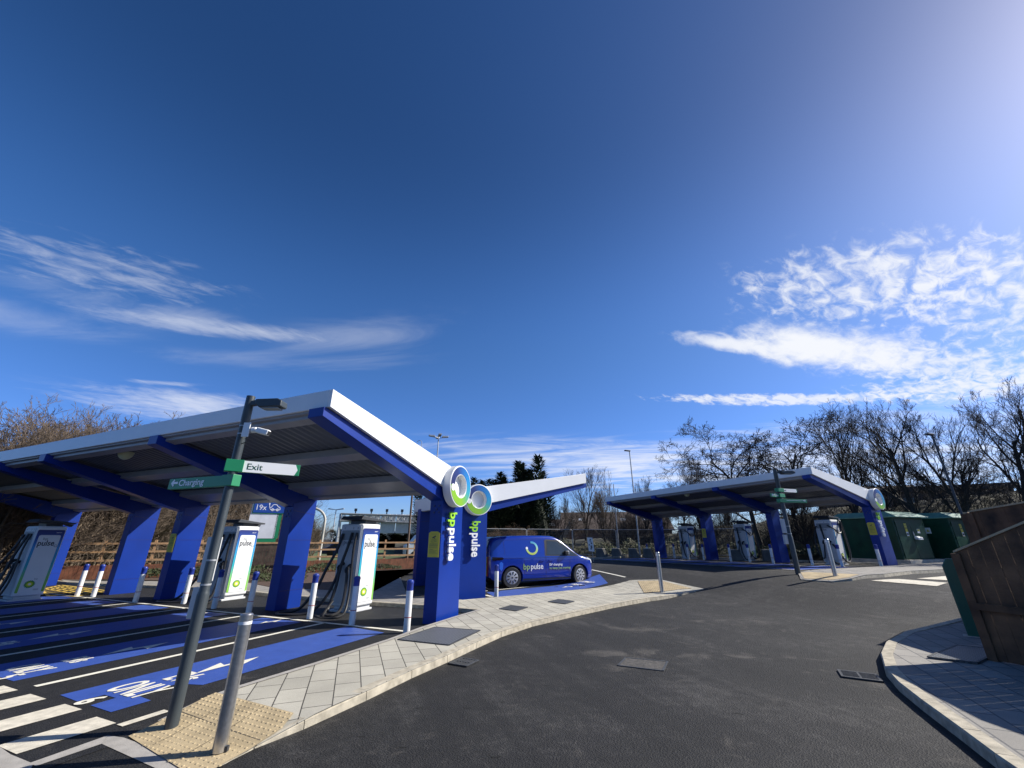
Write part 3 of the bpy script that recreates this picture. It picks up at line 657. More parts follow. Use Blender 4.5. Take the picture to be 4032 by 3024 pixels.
O2 = gnd(1912, 2355, .0); 
can2 = canopy('white and blue canopy in the middle, its roof rising over the blue van', (O2.x, O2.y), 213, -1, -4.55, 5.4, [0, 4.6], xr=.62, xg=.48, zft=4.27, zfb=3.90, plates=())
O3 = Vector((17.2, 20.3)); A3 = 27.0
can3 = canopy('white and blue canopy across the road in front of the green cabinets', O3, A3, 1, -4.3, 14.2, [0, 4.75, 9.3, 13.7], z0=.58, tilt=-.010, xr=.62, xg=.46, plates=(0, 2))

# ---------------------------------------------------------------- chargers
def star(n, r0, r1, cx, cy):
    return [(cx + (r1 if k % 2 else r0) * math.sin(math.pi * k / n), cy + (r1 if k % 2 else r0) * math.cos(math.pi * k / n)) for k in range(2 * n)]
FRAMESTOPS = [(0, (.22, .46, .05)), (.22, (.20, .50, .12)), (.42, (.02, .36, .42)), (.70, (.02, .26, .60)), (.86, (.012, .06, .30)), (1, (.012, .016, .12))]
M_FRAMEG = gradient_paint('panel_gradient', FRAMESTOPS, 'Z', .2, 1.98)
def rounded(x0, x1, y0, y1, r, top_only=False):
    P = []
    for (cx, cy, a0) in ((x1 - r, y1 - r, 0), (x0 + r, y1 - r, 90), (x0 + r, y0 + r, 180), (x1 - r, y0 + r, 270)):
        if top_only and cy < (y0 + y1) / 2: P.append((x0 if cx < (x0 + x1) / 2 else x1, y0)); continue
        for k in range(6): a = R(a0 + 18 * k); P.append((cx + r * math.cos(a), cy + r * math.sin(a)))
    return P
def make_charger(style, loc, rz, label, group='rapid chargers'):
    t = thing('ev_charger', label, 'charger', loc, rz, group)
    b = MB(); b.box(-.30, .30, -.30, .30, .12, 2.06); body = b.build('body', M_CHW, t, bevel=.045, bseg=3)
    b = MB(); b.box(-.24, .27, -.25, .25, .05, .13); b.box(-.33, .31, -.28, .28, 0, .05); b.build('plinth', M_CHG, t, bevel=.01)
    for sgn in (-1, 1):
        T = TM(Vector((0, sgn * .301, 0)), (-sgn, 0, 0), (0, 0, 1))
        d = MB(); vs, fs = poly_T(rounded(-.27, .27, .22, 1.95, .03), T, 0, .004); d.add(vs, fs); fr = d.build('panel_frame', M_FRAMEG, t)
        d = MB(); vs, fs = poly_T(rounded(-.215, .215, .22, 1.80, .045, True), T, .003, .008); d.add(vs, fs); pn = d.build('panel', M_CHW, t)
        text_obj('lettering', 'bp', .10, M_TXTG, pn, T @ Matrix.Translation((-.12, 1.66, .008)), .001, 'LEFT', 1, .002)
        text_obj('lettering', 'pulse', .215, M_TXTD, pn, T @ Matrix.Translation((-.195, 1.50, .008)), .001, 'LEFT', .74, .005)
        q = MB(); ring_poly(q, T, .175, 1.49, .022, .038, .008, .010, 60, 380, 18); q.build('small_ring', M_TXTG, pn)
        text_obj('lettering', 'bp', .075, M_TXTG, pn, T @ Matrix.Translation((-.0, .555, .008)), .001, 'LEFT')
        q = MB()
        for k, (r0, r1, mi) in enumerate(((.112, .086, 0), (.088, .068, 1), (.062, .046, 2), (.034, .026, 3))):
            q.cur = mi; vs, fs = poly_T(star(18, r0, r1, -.05, .44), T, .008, .0095 + .0015 * k); q.add(vs, fs)
        q.build('sunburst', [mat('leaf_green', (.02, .20, .02), .5), mat('leaf_lime', (.22, .45, .02), .5), mat('leaf_yellow', (.75, .68, .03), .5), mat('leaf_white', (.85, .85, .7), .5)], pn)
        q = MB()
        for yy in (.27, .285, .30): vs, fs = poly_T([(.05, yy), (.15, yy), (.15, yy + .007), (.05, yy + .007)], T, .008, .0095); q.add(vs, fs)
        q.build('small_print', M_TXTG, pn)
        text_obj('lettering', '300kW', .034, M_TXTW, fr, T @ Matrix.Translation((.10, 1.86, .004)), .001, 'LEFT', 1.1)
    # connector side: framed face, louvres, holsters, numbers
    T = TM(Vector((-.301, 0, 0)), (0, -1, 0), (0, 0, 1))
    d = MB(); vs, fs = poly_T(rounded(-.265, .265, .18, 2.02, .04), T, 0, .010); d.add(vs, fs); side = d.build('side_face', M_CHG, t, bevel=.004)
    d = MB()
    for i in range(38):
        if 22 < i < 25: continue
        z = .24 + i * .036; vs, fs = poly_T([(-.235, z), (.235, z), (.235, z + .022), (-.235, z + .022)], T, .010, .019); d.add(vs, fs)
    d.build('louvres', M_CHG, side)
    d = MB(); vs, fs = poly_T(rounded(-.235, .235, 1.66, 1.90, .03), T, .010, .013); d.add(vs, fs); d.build('holster_recess', M_GREYS, side)
    for k, x in enumerate((-.17, .06, .18)): text_obj('number', str(k + 1), .075, M_TXTD, side, T @ Matrix.Translation((x, 1.93, .010)), .001, 'CENTER')
    text_obj('lettering', 'pulse', .15, M_TXTD, side, T @ Matrix.Translation((-.15, 1.56, .019)), .001, 'LEFT', .8)
    # shelter on top
    r = MB(); r.prism([(-.36, 2.17), (.44, 2.13), (.44, 2.17), (-.30, 2.26)], 'y', -.29, .29); r.build('rain_shelter', M_DKG, t, bevel=.006)
    r = MB(); r.box(-.12, .22, -.20, .20, 2.055, 2.15); r.prism([(.30, 2.13), (.52, 2.13), (.47, 2.05), (.36, 2.09)], 'y', -.05, .05); r.build('shelter_bracket', M_DKG, t)
    # hoses and connectors
    def sagged(pts, rad, nm='cable'):
        P = [Vector(p) for p in pts]; out = []
        for i in range(len(P) - 1):
            p0 = P[max(i - 1, 0)]; p1 = P[i]; p2 = P[i + 1]; p3 = P[min(i + 2, len(P) - 1)]
            for k in range(6):
                s_ = k / 6; out.append(.5 * ((2 * p1) + (-p0 + p2) * s_ + (2 * p0 - 5 * p1 + 4 * p2 - p3) * s_ ** 2 + (-p0 + 3 * p1 - 3 * p2 + p3) * s_ ** 3))
        out.append(P[-1]); q = MB(); q.tube(out, rad, 8); return q.build(nm, M_BLK, t, smooth=True)
    if style == 0:
        runs = [[(-.33, .19, 1.82), (-.40, .22, 1.45), (-.52, .34, .95), (-.62, .42, .55), (-.80, .62, .10), (-1.05, .90, .035), (-1.15, .62, .035), (-.85, .30, .05), (-.62, .15, .35), (-.45, .10, .80), (-.42, .08, 1.02)],
                [(-.33, -.06, 1.84), (-.40, -.05, 1.50), (-.45, .02, 1.05), (-.50, .04, .55), (-.62, .05, .12), (-.85, -.10, .035), (-.88, -.28, .04), (-.62, -.26, .12), (-.48, -.20, .50), (-.41, -.12, .96)],
                [(-.33, -.18, 1.84), (-.39, -.20, 1.40), (-.40, -.22, .90), (-.44, -.27, .45), (-.60, -.36, .08), (-.95, -.48, .035), (-1.0, -.20, .035), (-.66, -.08, .30)]]
    else:
        runs = [[(-.33, .10, 1.84), (-.38, .05, 1.40), (-.42, .0, .95), (-.46, -.06, .45), (-.50, -.20, .12), (-.50, -.36, .10), (-.40, -.42, .40), (-.38, -.20, .95)],
                [(-.34, -.16, 1.80), (-.30, -.36, 1.62), (-.10, -.38, 1.44), (.12, -.38, 1.50), (.26, -.37, 1.80), (.34, -.34, 2.02), (.42, -.34, 1.80), (.44, -.36, 1.1), (.40, -.38, .55), (.20, -.40, .20), (-.10, -.42, .16), (-.34, -.40, .40), (-.40, -.24, .92)],
                [(-.36, .22, 1.78), (-.46, .30, 1.40), (-.50, .32, .90), (-.50, .28, .45), (-.45, .16, .30), (-.42, .10, .70), (-.40, .06, .98)]]
        q = MB(); q.beam((.31, -.31, 1.9), (.38, -.33, 2.12), .03, .03); q.build('cable_arm', M_SW, t)
    t.scale = (1.18, 1.32, 1.04)
    for k, rn in enumerate(runs): sagged(rn, .030 if k < 2 else .024)
    for y, z in ((.09, 1.04), (-.12, 1.0)):
        q = MB(); q.tube([(-.42, y, z - .10), (-.40, y, z), (-.36, y, z + .05), (-.31, y, z + .06)], [.028, .034, .040, .044], 10); q.tube([(-.44, y, z + .03), (-.47, y, z - .03), (-.45, y, z - .10)], .012, 6); q.build('connector', M_BLK, t, smooth=True)
    return t
def loc1(u, v): p = F1(u, v); return (p.x, p.y, 0)
F3 = FR(O3, A3)
ch = make_charger(0, loc1(.78, 3.19), R(A1), 'tall white charger with hoses trailing on the ground, between the first two blue columns')
copy_thing(ch, 'white charger half hidden behind the dark sign pole', loc1(.80, 8.32), R(A1), 'rapid chargers')
copy_thing(ch, 'shaded white charger at the left edge of the photo', loc1(-1.90, 13.95), R(A1), 'rapid chargers')
p = gnd(1792, 2330); copy_thing(ch, 'white charger glimpsed in the gap between the two ring-sign columns', (p.x - .15, p.y + .2, 0), R(213), 'rapid chargers')
p = gnd(1690, 2262); copy_thing(ch, 'white charger partly behind the yellow notice of the nearest ring-sign column', (p.x, p.y, 0), R(213), 'rapid chargers')
ch3 = None
for (px, pyy, lab) in ((2717, 2200, 'white charger under the far canopy, farthest from the green cabinets'), (2948, 2208, 'white charger in the middle of the three under the far canopy'), (3296, 2224, 'white charger under the far canopy beside the green cabinets')):
    P = GP(px, pyy)
    if ch3 is None: ch3 = make_charger(1, (P.x, P.y, P.z), R(A3), lab)
    else: copy_thing(ch3, lab, (P.x, P.y, P.z), R(A3), 'rapid chargers')

# ---------------------------------------------------------------- bollards
def make_bollard(label, loc, h=.97):
    t = thing('bollard', label, 'bollard', loc, 0, 'white bollards with navy caps')
    MB().lathe([(.062, 0), (.067, .02), (.067, h * .79)], 20).build('post', M_BOLW, t, smooth=True)
    MB().lathe([(.0675, h * .79), (.0675, h * .92), (.073, h * .93), (.074, h * .955), (.062, h * .985), (.03, h)], 20).build('cap', M_BOLB, t, smooth=True)
    MB().lathe([(.0685, h * .285), (.0685, h * .30)], 20).build('reflector', M_RED, t, smooth=True)
    return t
BL1 = [(1600, 2494, 'white bollard with navy cap standing nearest the ring-sign column'), (1384.5, 2460, 'white bollard in front of the lit panel of the nearest charger'), (1218, 2437, 'white bollard just left of the nearest charger and its hoses'),
 (977, 2417.7, 'white bollard directly behind the stainless steel post'), (841, 2397, 'white bollard against the right side of the dark sign pole'), (722, 2378, 'white bollard just left of the dark sign pole'),
 (531.6, 2372, 'white bollard between the two middle blue columns on the left'), (365, 2351.4, 'shaded white bollard, the right one of the pair by the yellow hatching'), (302, 2347, 'sunlit white bollard, the left one of the pair by the yellow hatching')]
bo = None
for x, y, lab in BL1:
    P = GP(x, y)
    if bo is None: bo = make_bollard(lab, P)
    else: copy_thing(bo, lab, P, 0, 'white bollards with navy caps')
P = GP(1954, 2351); copy_thing(bo, 'white bollard in front of the rear of the blue van', P, 0, 'white bollards with navy caps')
BL3 = [(2552, 2196.6, 'farthest white bollard, by the mesh fence left of the far canopy'), (2657.4, 2198.5, 'white bollard just left of the farthest charger'), (2712.7, 2203, 'white bollard in front of the farthest charger'),
 (2773, 2205, 'white bollard just left of the far canopy column with a yellow notice'), (2879, 2211, 'white bollard just left of the middle charger of the far canopy'), (2954, 2214, 'white bollard in front of the middle charger of the far canopy'),
 (3046, 2219.4, 'white bollard just left of the far canopy column behind the far sign pole'), (3200, 2226, 'white bollard right of the far sign pole'), (3317.5, 2231, 'white bollard in front of the charger by the green cabinets'), (3472.5, 2236, 'white bollard leaning view against the far ring-sign column')]
BL3[-1] = (3472.5, 2236, 'white bollard in front of the far ring-sign column')
for x, y, lab in BL3: copy_thing(bo, lab, GP(x, y), 0, 'white bollards with navy caps')
def make_ss(label, loc, h, r=.056):
    t = thing('steel_post', label, 'bollard', loc, 0, 'stainless steel posts')
    MB().lathe([(r, 0), (r, h - .01), (r - .008, h)], 32).build('tube', M_SS, t, smooth=True)
    MB().lathe([(r + .0015, h * .915), (r + .0015, h * .94)], 32).build('reflective_band', M_SW, t, smooth=True)
    q = MB(); q.beam((r, 0, .02), (r + .02, .0, .02), .03, .04); q.build('base_lug', M_DKG, t); return t
make_ss('nearest stainless steel post, standing on the buff tactile paving', gnd(862, 2958, .02), 1.06)
P = GP(2608, 2343); make_ss('stainless steel post at the pointed end of the paving island', (P.x, P.y, P.z + .06), 1.24, .065)
P = GP(3292, 2276); make_ss('pale steel post on the corner of the far island by the crossing', (P.x, P.y, P.z + .05), 1.12, .065)

# ---------------------------------------------------------------- sign poles with lamp and finger signs
def sign_pole(label, loc, H, rb, rt, s, arms, cam_on=True, heading=0.0):
    t = thing('sign_pole', label, 'sign pole', loc, 0, 'lamp poles with finger signs')
    z1 = .34 * H
    MB().lathe([(rb, 0), (rb, z1), (rb * .93, z1 + .02), (rb * .84, z1 + .04), (rb * .84, H * .905), (rb * .88, H * .908), (rt, H)], 28).build('pole', M_POLE, t, smooth=True)
    # lamp head
    l = MB(); l.beam((.02, 0, H - .10), (.24 * s, 0, H - .07), .09 * s, .08 * s); lh = l.build('lamp_arm', M_POLE, t)
    l = MB(); l.prism([(.16 * s, H - .11), (.24 * s, H - .165), (.62 * s, H - .15), (.62 * s, H - .075), (.54 * s, H - .045), (.16 * s, H - .055)], 'y', -.11 * s, .11 * s); lh = l.build('lamp_head', M_POLE, t, bevel=.012)
    l = MB(); l.box(.28 * s, .56 * s, -.085 * s, .085 * s, H - .172, H - .158); l.build('lamp_glass', M_GREYS, lh)
    # clamps and junction boxes low on the pole
    for z in (H * .437, H * .366): MB().lathe([(rb * .92, z), (rb * .92, z + .018)], 24).build('clamp', M_GALV, t, smooth=True)
    b = MB(); b.box(-rb * 1.6, -rb * .6, -.02, .16, z1 * 1.10, z1 * 1.50); b.build('cabinet_box', M_CHG, t, bevel=.008)
    b = MB(); b.box(-rb * 2.2, -rb * .9, .0, .12, z1 * .80, z1 * 1.06); b.build('cabinet_box', M_CHG, t, bevel=.008)
    if cam_on:
        zc = H * .868
        for dz_ in (-.045, .055): MB().lathe([(rb * .90, zc + dz_), (rb * .90, zc + dz_ + .012)], 24).build('clamp', M_GALV, t, smooth=True)
        q = MB(); q.box(rb * .7, rb * .7 + .085, -.075, -.063, zc - .09, zc + .09); q.build('camera_plate', M_SW, t, bevel=.004)
        q = MB(); q.lathe([(.035, 0), (.035, .05), (.02, .06), (.02, .10)], 16, Matrix.Translation((rb * .8 + .10, -.05, zc)) @ Matrix.Rotation(R(90), 4, 'Y')); q.build('camera_arm', M_SW, t, smooth=True)
        cb = MB(); Tc = Matrix.Translation((rb * .8 + .235, -.06, zc - .02)) @ Matrix.Rotation(R(14), 4, 'Y') @ Matrix.Scale(1.0, 4)
        cb.box(-.07, .09, -.037, .037, -.035, .035, Tc); cam_b = cb.build('camera_body', M_SW, t, bevel=.016, bseg=3)
        cb = MB(); cb.box(.088, .094, -.028, .028, -.027, .022, Tc); cb.build('camera_lens', M_BLK, cam_b)
        q = MB(); q.tube([(rb * .8 + .05, -.06, zc - .10), (rb * .8 + .06, -.05, zc - .15), (rb * .8 + .0, -.04, zc - .17)], .006, 6); q.build('camera_cable', M_BLK, t)
    for (z, ang, ln, hh, kind, body) in arms:
        M = Matrix.Translation((0, 0, z)) @ Matrix.Rotation(R(ang), 4, 'Z')
        fa = MB(); fa.box(-.13 * s, .13 * s, -.075 * s, .075 * s, 0, hh, M); fa.box(.12 * s, ln - .05, -.022, .022, .002, hh - .002, M)
        fg = fa.build('finger_sign', M_GRN, t, bevel=.004)
        if kind == 'exit':
            fw_ = MB(); vs, fs = poly_T([(.13 * s, .004), (ln - .105, .004), (ln - .075, hh * .5), (ln - .105, hh - .004), (.13 * s, hh - .004)], M @ TM(Vector((0, -.023, 0)), (1, 0, 0), (0, 0, 1)), 0, .004); fw_.add(vs, fs); fw_.build('white_blade', M_SW, fg)
            text_obj('lettering', body, hh * .74, mat('dark_green_letters', (.006, .06, .03), .5), fg, M @ TM(Vector((.13 * s + .03, -.0275, hh * .26)), (1, 0, 0), (0, 0, 1)), .001, 'LEFT', 1.05, .0008)
        elif kind == 'charging':
            # faces the viewer with the arm pointing left: text runs towards the pole
            Tt = M @ TM(Vector((ln - .10, .0235, hh * .28)), (-1, 0, 0), (0, 0, 1))
            ar = MB()
            for pl in ([(.0, .038), (.045, .083), (.06, .068), (.045, .052), (.12, .052), (.12, .026), (.045, .026), (.06, .008), (.045, -.007)],): vs, fs = poly_T([(a * hh / .13, b * hh / .13) for a, b in pl], Tt, 0, .003); ar.add(vs, fs)
            ar.build('arrow', M_TXTW, fg)
            text_obj('lettering', body, hh * .80, M_TXTW, fg, Tt @ Matrix.Translation((.14 * hh / .13, .0, .001)), .001, 'LEFT', 1.18, .0015)
        else:
            Tt = M @ TM(Vector((.16, -.0235, hh * .3)), (1, 0, 0), (0, 0, 1)); ar = MB()
            for pl in ([(.62, .052), (.70, .052), (.70, .028), (.62, .028)], [(.68, .085), (.735, .04), (.68, -.005), (.70, .04)], [(.03, .03), (.58, .03), (.58, .042), (.03, .042)]): vs, fs = poly_T([(a * ln / .95, b * hh / .13) for a, b in pl], Tt, 0, .003); ar.add(vs, fs)
            ar.build('arrow', M_TXTW, fg)
    return t
P1 = gnd(673, 2866, .02)
sign_pole('near dark grey sign pole with security camera, Exit and Charging fingers', P1, 3.44, .058, .050, .72, [(2.485, 33, .76, .142, 'exit', 'Exit'), (2.315, 160, 1.12, .132, 'charging', 'Charging')])
P2 = GP(3144, 2262)
sign_pole('far dark green sign pole with three finger signs beneath the far canopy', P2, 3.62, .085, .065, 1.1, [(2.80, 20, .95, .13, 'exit', 'Exit'), (2.60, 205, .62, .13, 'charging', 'Charging'), (2.42, 12, 1.15, .13, 'plain', '')], cam_on=False)
# ---------------------------------------------------------------- second bay row (blue van)
F2 = FR(Vector((O2.x, O2.y)), 33, 1)        # u towards the road end, v away from the viewer
conform('bay_surface', [rect(F2, -1.2, 6.0, .05, 5.6)], .0055, M_ASPH2)
vb = [gnd(1911, 2328), gnd(2330, 2286), gnd(2315, 2278), gnd(2465, 2304)]
d2 = (vb[1] - vb[0]); a2 = math.degrees(math.atan2(d2.y, d2.x))
conform('bay_line', [strip(vb[0] - d2 * .12, vb[1], .09), strip(vb[2], vb[3], .09), strip(gnd(1911, 2344), gnd(1944, 2352), .14), strip(gnd(1830, 2305), gnd(1912, 2314), .1)], .010, M_WLINE)
bb = [gnd(1948, 2352), gnd(2395, 2311), gnd(2363, 2292), gnd(2030, 2321), gnd(1915, 2333)]
conform('bay_paint_blue', [bb], .008, M_BPAINT)
FV = FR(Vector((bb[0].x, bb[0].y)), math.degrees(math.atan2((bb[1] - bb[0]).y, (bb[1] - bb[0]).x)))
Lb = (bb[1] - bb[0]).length
def fake(F, u, v): return F(u, v)
conform('bolt_mark', [bolt_poly(FV, Lb * .74, .80, .55)], .014, M_WLINE)
for txt, uu, sz in (('EVs', .86, .5), ('ONLY', .97, .5)):
    P = FV(Lb * uu, .85); aa = math.atan2((bb[1] - bb[0]).y, (bb[1] - bb[0]).x)
    T = TM(Vector((P.x, P.y, gzi(P.x, P.y) + .03)), (math.sin(aa), -math.cos(aa), 0), (math.cos(aa), math.sin(aa), 0))
    T = TM(Vector((P.x, P.y, gzi(P.x, P.y) + .03)), (-math.sin(aa), math.cos(aa), 0), (-math.cos(aa), -math.sin(aa), 0))
    o = text_obj('bay_lettering', txt, .55, M_WLINE, None, T, .001, 'CENTER', .5, .012); o['kind'] = 'structure'
# third bay row
conform('bay_surface', [rect(F3, -6.6, 4.5, -.3, 15.5)], .004, M_ASPH2)
conform('bay_line', [rect(F3, -6.0, -1.4, v - .05, v + .05) for v in (.1, 2.45, 4.85, 7.2, 9.5, 11.8, 14.2)] + [rect(F3, -1.45, -1.35, .1, 14.2), rect(F3, -6.05, -5.95, -.4, 14.2)], .012, M_WLINE)
conform('bay_paint_blue', [rect(F3, -5.9, -1.5, v, v + 1.35) for v in (.6, 2.95, 5.3, 7.7, 10.0, 12.3)], .009, M_BPAINT)
kerb('kerb', [F3(1.6, -1.0), F3(1.6, 16.5)], .13, .11, inner=-1)
kerb('kerb', [GP(1880, 2214), GP(2100, 2206), GP(2330, 2205), GP(2500, 2193), GP(2560, 2191)], .14, .12, inner=1)

# ---------------------------------------------------------------- van
def make_van(loc, rz):
    t = thing('van', 'blue electric van with white lettering parked under the middle canopy', 'van', loc, rz)
    def ip(x, T):
        for i in range(len(T) - 1):
            if T[i][0] <= x <= T[i + 1][0]:
                f = (x - T[i][0]) / (T[i + 1][0] - T[i][0]); f = f if len(T[i]) < 3 else f
                return T[i][1] + (T[i + 1][1] - T[i][1]) * f
        return T[0][1] if x < T[0][0] else T[-1][1]
    zt = [(-2.36, 1.30), (-2.34, 1.50), (-2.28, 1.72), (-2.15, 1.86), (-1.8, 1.905), (-1.0, 1.935), (-.1, 1.94), (.30, 1.925), (.52, 1.885), (.75, 1.77), (1.1, 1.50), (1.4, 1.27), (1.6, 1.155), (1.85, 1.10), (2.05, 1.05), (2.2, .96), (2.30, .82), (2.36, .62)]
    zb = [(-2.36, .42), (-2.2, .30), (-1.0, .22), (1.2, .22), (2.1, .24), (2.3, .30), (2.36, .40)]
    ww = [(-2.36, .88), (-2.30, .94), (-2.1, .975), (-1.0, .99), (1.4, .985), (1.9, .95), (2.1, .90), (2.25, .80), (2.32, .70), (2.36, .60)]
    def hw(x, z):
        w = ip(x, ww); b = min(1.10, ip(x, zt) - .06)
        if z < .45: w *= 1 - .05 * ((.45 - z) / .25) ** 2
        if z > b: w *= 1 - .15 * min(1, (z - b) / .82) ** 1.1
        return w * (1 - .012 * abs(z - .85))
    xs = sorted(set([round(v, 3) for v in list(np.arange(-2.3, 2.31, .1)) + [-2.36, -2.34, 2.34, 2.36]]))
    mbv = MB(); rows = []
    for x in xs:
        a, b = ip(x, zb), ip(x, zt); L = []
        L.append((0, a)); wv = hw(x, a + .06); L.append((wv * .6, a)); L.append((wv - .03, a + .01))
        for k in range(1, 14):
            z = a + .05 + (b - .10 - a - .05) * k / 13; L.append((hw(x, z), z))
        wt = hw(x, b - .10); L += [(wt - .018, b - .06), (wt - .05, b - .028), (wt - .12, b - .008), (wt * .5, b), (0, b + .006)]
        rows.append(L)
    n = len(rows[0])
    for x, L in zip(xs, rows):
        for y, z in L: mbv.v.append((x, y, z))
        for y, z in L[1:-1][::-1]: mbv.v.append((x, -y, z))
    N = 2 * n - 2
    for i in range(len(xs) - 1):
        for k in range(N): k2 = (k + 1) % N; mbv.f.append((i * N + k, i * N + k2, (i + 1) * N + k2, (i + 1) * N + k))
    mbv.f.append(tuple(range(N))); mbv.f.append(tuple((len(xs) - 1) * N + k for k in reversed(range(N)))); mbv.mi = [0] * len(mbv.f)
    body = mbv.build('body', M_VAN, t, smooth=True)
    # wheel arches cut out
    WX = (-1.46, 1.53); cut = MB()
    for wx in WX:
        for sg in (-1, 1):
            cut.lathe([(.435, .62), (.435, 1.2)], 32, Matrix.Translation((wx, 0, .39)) @ Matrix.Rotation(R(-90 * sg), 4, 'X'))
    co = cut.build('cutter', M_BLK, t); bo_ = body.modifiers.new('b', 'BOOLEAN'); bo_.operation = 'DIFFERENCE'; bo_.object = co; bo_.solver = 'EXACT'
    bpy.context.view_layer.update(); dg = bpy.context.evaluated_depsgraph_get(); dg.update(); me2 = bpy.data.meshes.new_from_object(body.evaluated_get(dg))
    body.modifiers.clear()
    if len(me2.polygons) > 100: body.data = me2
    me2.set_sharp_from_angle(angle=R(35)); bpy.data.objects.remove(co)
    # patches that follow the flank
    def patch(name, polys, m, off=.004, parent=t, sides=(-1,), step=.06):
        bm = bmesh.new()
        for sg in sides:
            for p in polys:
                vs = [bm.verts.new((q[0], sg, q[1])) for q in p]
                try: bm.faces.new(vs)
                except ValueError: pass
        xs_ = [v.co.x for v in bm.verts]; zs_ = [v.co.z for v in bm.verts]
        for g in np.arange(min(xs_), max(xs_), step * 2): bmesh.ops.bisect_plane(bm, geom=bm.verts[:] + bm.edges[:] + bm.faces[:], plane_co=(g, 0, 0), plane_no=(1, 0, 0))
        for g in np.arange(min(zs_), max(zs_), step): bmesh.ops.bisect_plane(bm, geom=bm.verts[:] + bm.edges[:] + bm.faces[:], plane_co=(0, 0, g), plane_no=(0, 0, 1))
        for v in bm.verts: v.co.y = (hw(v.co.x, v.co.z) + off) * (1 if v.co.y > 0 else -1)
        me = bpy.data.meshes.new(name); bm.to_mesh(me); bm.free(); me.materials.append(m); o = bpy.data.objects.new(name, me); col.objects.link(o); o.parent = parent; return o
    for sg in (-1, 1):
        win = patch('side_window', [[(-.06, 1.15), (1.52, 1.12), (1.10, 1.40), (.74, 1.68), (.62, 1.76), (.04, 1.79), (-.02, 1.72)]], M_BLK, .003, sides=(sg,))
        patch('pane', [[(.03, 1.19), (.92, 1.17), (.88, 1.30), (.60, 1.70), (.10, 1.74)], [(.99, 1.17), (1.38, 1.15), (1.05, 1.38), (.74, 1.62), (.70, 1.62)]], M_GLASS, .007, win, sides=(sg,))
    # windscreen on the sloping front
    ws = MB(); pts = []
    for i in range(9):
        x = .58 + (1.58 - .58) * i / 8
        for j in range(9):
            w = (hw(x, ip(x, zt) - .1) - .09) * (j / 4 - 1); pts.append((x + .012, w, ip(x, zt) + .010 - .012 * abs(j / 4 - 1) ** 3))
    ws.add(pts, [(i * 9 + j, i * 9 + j + 1, (i + 1) * 9 + j + 1, (i + 1) * 9 + j) for i in range(8) for j in range(8)]); ws.build('windscreen', M_GLASS, t, smooth=True)
    # rear: glass, chevrons, lamps
    rr = MB(); rr.box(-2.372, -2.362, -.72, .72, 1.16, 1.30); rr.prism([(-2.368, 1.18), (-2.350, 1.50), (-2.290, 1.72), (-2.300, 1.73), (-2.362, 1.51), (-2.380, 1.18)], 'y', -.70, .70); rr.build('rear_window', M_GLASS, t)
    cv = MB()
    for k in range(14):
        cv.cur = k % 2; y0 = -.86 + k * .123; s_ = 1 if k < 7 else -1
        cv.add([(-2.366, y0, .45), (-2.366, y0 + .123, .45), (-2.366, y0 + .123, 1.14), (-2.366, y0, 1.14)], [(0, 1, 2, 3)])
    cv.build('rear_chevrons', [mat('chevron_red', (.35, .01, .015), .4), mat('chevron_yellow', (.55, .50, .04), .4)], t)
    for sg in (-1, 1):
        patch('rear_lamp', [[(-2.34, 1.00), (-1.86, 1.03), (-1.80, 1.07), (-1.86, 1.12), (-2.34, 1.14)]], mat('lamp_dark_red', (.012, .005, .006), .15), .010, sides=(sg,))
        patch('headlight', [[(1.78, 1.0), (2.12, .94), (2.20, .80), (2.24, .84), (2.22, .93), (2.10, 1.01), (1.95, 1.05)]], mat('lamp_clear', (.62, .65, .70), .1), .010, sides=(sg,))
    patch('running_light', [[(2.24, .36), (2.28, .36), (2.30, .56), (2.26, .58)]], M_SW, .012, sides=(-1, 1))
    # seams, sill, handles, trim
    seams = []
    def ln(pts, w=.012):
        for a, b in zip(pts[:-1], pts[1:]):
            v = Vector((b[0] - a[0], b[1] - a[1])); nn = Vector((-v.y, v.x)).normalized() * w / 2; seams.append([(a[0] - nn.x, a[1] - nn.y), (b[0] - nn.x, b[1] - nn.y), (b[0] + nn.x, b[1] + nn.y), (a[0] + nn.x, a[1] + nn.y)])
    ln([(-.02, .34), (-.02, 1.80)]); ln([(1.02, .34), (1.05, .80), (1.12, 1.08)]); ln([(-.95, .50), (-.95, 1.02)]); ln([(-2.1, 1.08), (1.6, 1.08)], .010); ln([(-1.75, 1.22), (-1.78, 1.70)], .010); ln([(-1.78, 1.70), (-1.72, 1.76), (-.10, 1.80)], .010)
    ln([(-.95, .50), (.30, .36)], .008)
    patch('seam', seams, M_NAVY, .0035, sides=(-1, 1))
    patch('sill_trim', [[(-1.02, .25), (1.10, .25), (1.10, .32), (-1.02, .32)]], M_DKG, .006, sides=(-1, 1))
    for sg in (-1, 1):
        for hx in (-.20, .20):
            q = MB(); q.beam((hx - .10, sg * (hw(hx, .98) + .02), .97), (hx + .10, sg * (hw(hx, .98) + .02), .975), .03, .035); q.build('door_handle', M_VAN, t, bevel=.008)
        q = MB(); q.box(.80, .98, sg * 1.04 - .06, sg * 1.04 + .07, 1.15, 1.33); mr = q.build('mirror', M_BLK, t, bevel=.04, bseg=3)
        q = MB(); q.box(.90, 1.0, sg * 1.04 - .055, sg * 1.04 + .075, 1.17, 1.335); q.build('mirror_cap', M_RIM, mr, bevel=.03, bseg=3)
    patch('charge_flap', [[(-1.98, .72), (-1.90, .62), (-1.84, .72), (-1.83, .90), (-1.90, .96), (-1.98, .92)]], mat('flap_bright_blue', (.02, .12, .60), .3), .006)
    # lettering and ring on the visible flank
    y = -.992
    T = TM(Vector((0, y - .004, 0)), (1, 0, 0), (0, 0, 1))
